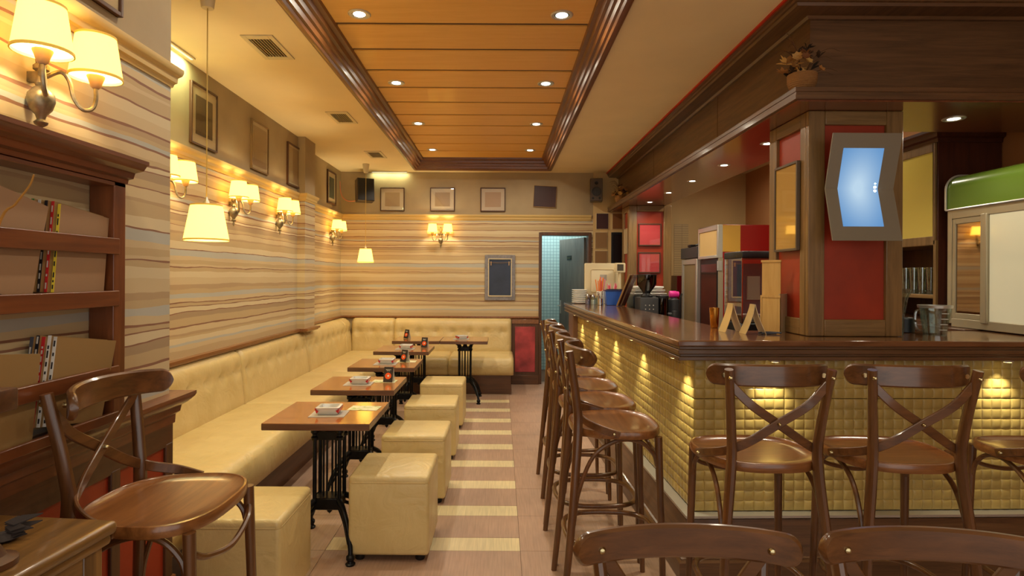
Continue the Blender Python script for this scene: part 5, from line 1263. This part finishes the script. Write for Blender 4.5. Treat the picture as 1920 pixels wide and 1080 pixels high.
f1 = thing('glass_door_fridge', 'narrower steel framed glass-door fridge standing behind the red one', 'fridge', (2.25, 6.63, 0))
B(0.02, .65, 0, .6, 0, 1.84).build('cabinet', mat('grey_fridge_side', (84, 74, 64), .4), f1, bev=.005)
MB().box(-.03, .02, .0, .6, 1.72, 1.85).build('header', M['darkgrey'], f1, bev=.004)
MB().box(-.025, .02, .02, .075, .1, 1.71).box(-.025, .02, .525, .58, .1, 1.71).box(-.025, .02, .075, .525, 1.65, 1.71).box(-.025, .02, .075, .525, .1, .16).build('door_frame', M['steel'], f1, bev=.003)
B(-.014, .019, .075, .525, .16, 1.65).build('pane', mat('grey_beige_glass', (128, 110, 82), .12, spec=.8), f1)
MB().tube([(-.03, .55, .95), (-.05, .55, 1.0), (-.05, .55, 1.25), (-.03, .55, 1.3)], .01, 8).build('handle', M['black'], f1)
hh = thing('cable_bundle', 'black tool lying on top of the glass-door fridge', 'tool', (2.30, 6.78, 1.851))
MB().tube([(-.05, .1, .015), (0, .02, .03), (.05, -.06, .06), (.1, -.12, .11)], .012, 8, k=5).rbox(-.09, -.02, .05, .16, 0, .03, .008, 2).build('tool', M['black'], hh)
# red cupboard strip with a switch behind
rc = thing('red_cupboard', 'narrow dark red cupboard with black handle in the far bar corner', 'cupboard', (2.30, 7.55, 0))
MB().box(-.03, .4, 0, .45, 0, 1.52).build('body', mat('dark_red_gloss', (104, 20, 18), .25), rc, bev=.004)
MB().tube([(.03, -.02, .9), (.03, -.03, 1.0), (.03, -.03, 1.2), (.03, -.02, 1.3)], .014, 8).build('handle', M['black'], rc)
MB().rbox(.03, .11, -.012, 0, 1.37, 1.46, .004, 1).build('switch', M['offwhite'], rc)
# glass display case on the work counter
gc = thing('display_case', 'glass snack display case with black top behind the bar', 'display case', (1.835, 4.24, .0))
MB().box(-.15, .17, -.14, .18, 0, .90).build('stand', darkw('Z'), gc)
MB().rbox(-.15, .17, -.14, .18, .90, 1.18, .008, 1).build('base', M['black'], gc)
MB().rbox(-.15, .19, -.15, .19, 1.635, 1.685, .008, 2).build('top', M['black'], gc)
for x in (-.148, .162): 
    for y_ in (-.138, .172): B(x, x+.008, y_, y_+.008, 1.18, 1.64).build('corner_bar', M['chrome'], gc)
B(-.14, .16, -.138, -.134, 1.18, 1.635).build('front_glass', glass('case_glass', (236, 240, 238), .16), gc)
B(-.146, -.142, -.13, .17, 1.18, 1.635).build('side_glass', glass('case_glass_side', (220, 214, 200), .5, .02), gc)
B(.165, .168, -.13, .17, 1.18, 1.635).build('side_glass', MATS['case_glass'], gc)
B(-.12, .10, .0, .02, 1.24, 1.60).build('drum', mat('blue_steel_panel', (112, 128, 150), .25, metal=.2), gc)
B(-.055, .035, -.012, .001, 1.34, 1.51).build('notice', M['paper_w'], gc)
MB().box(-.13, .15, -.1, .15, 1.185, 1.23).build('tray', M['steel'], gc)
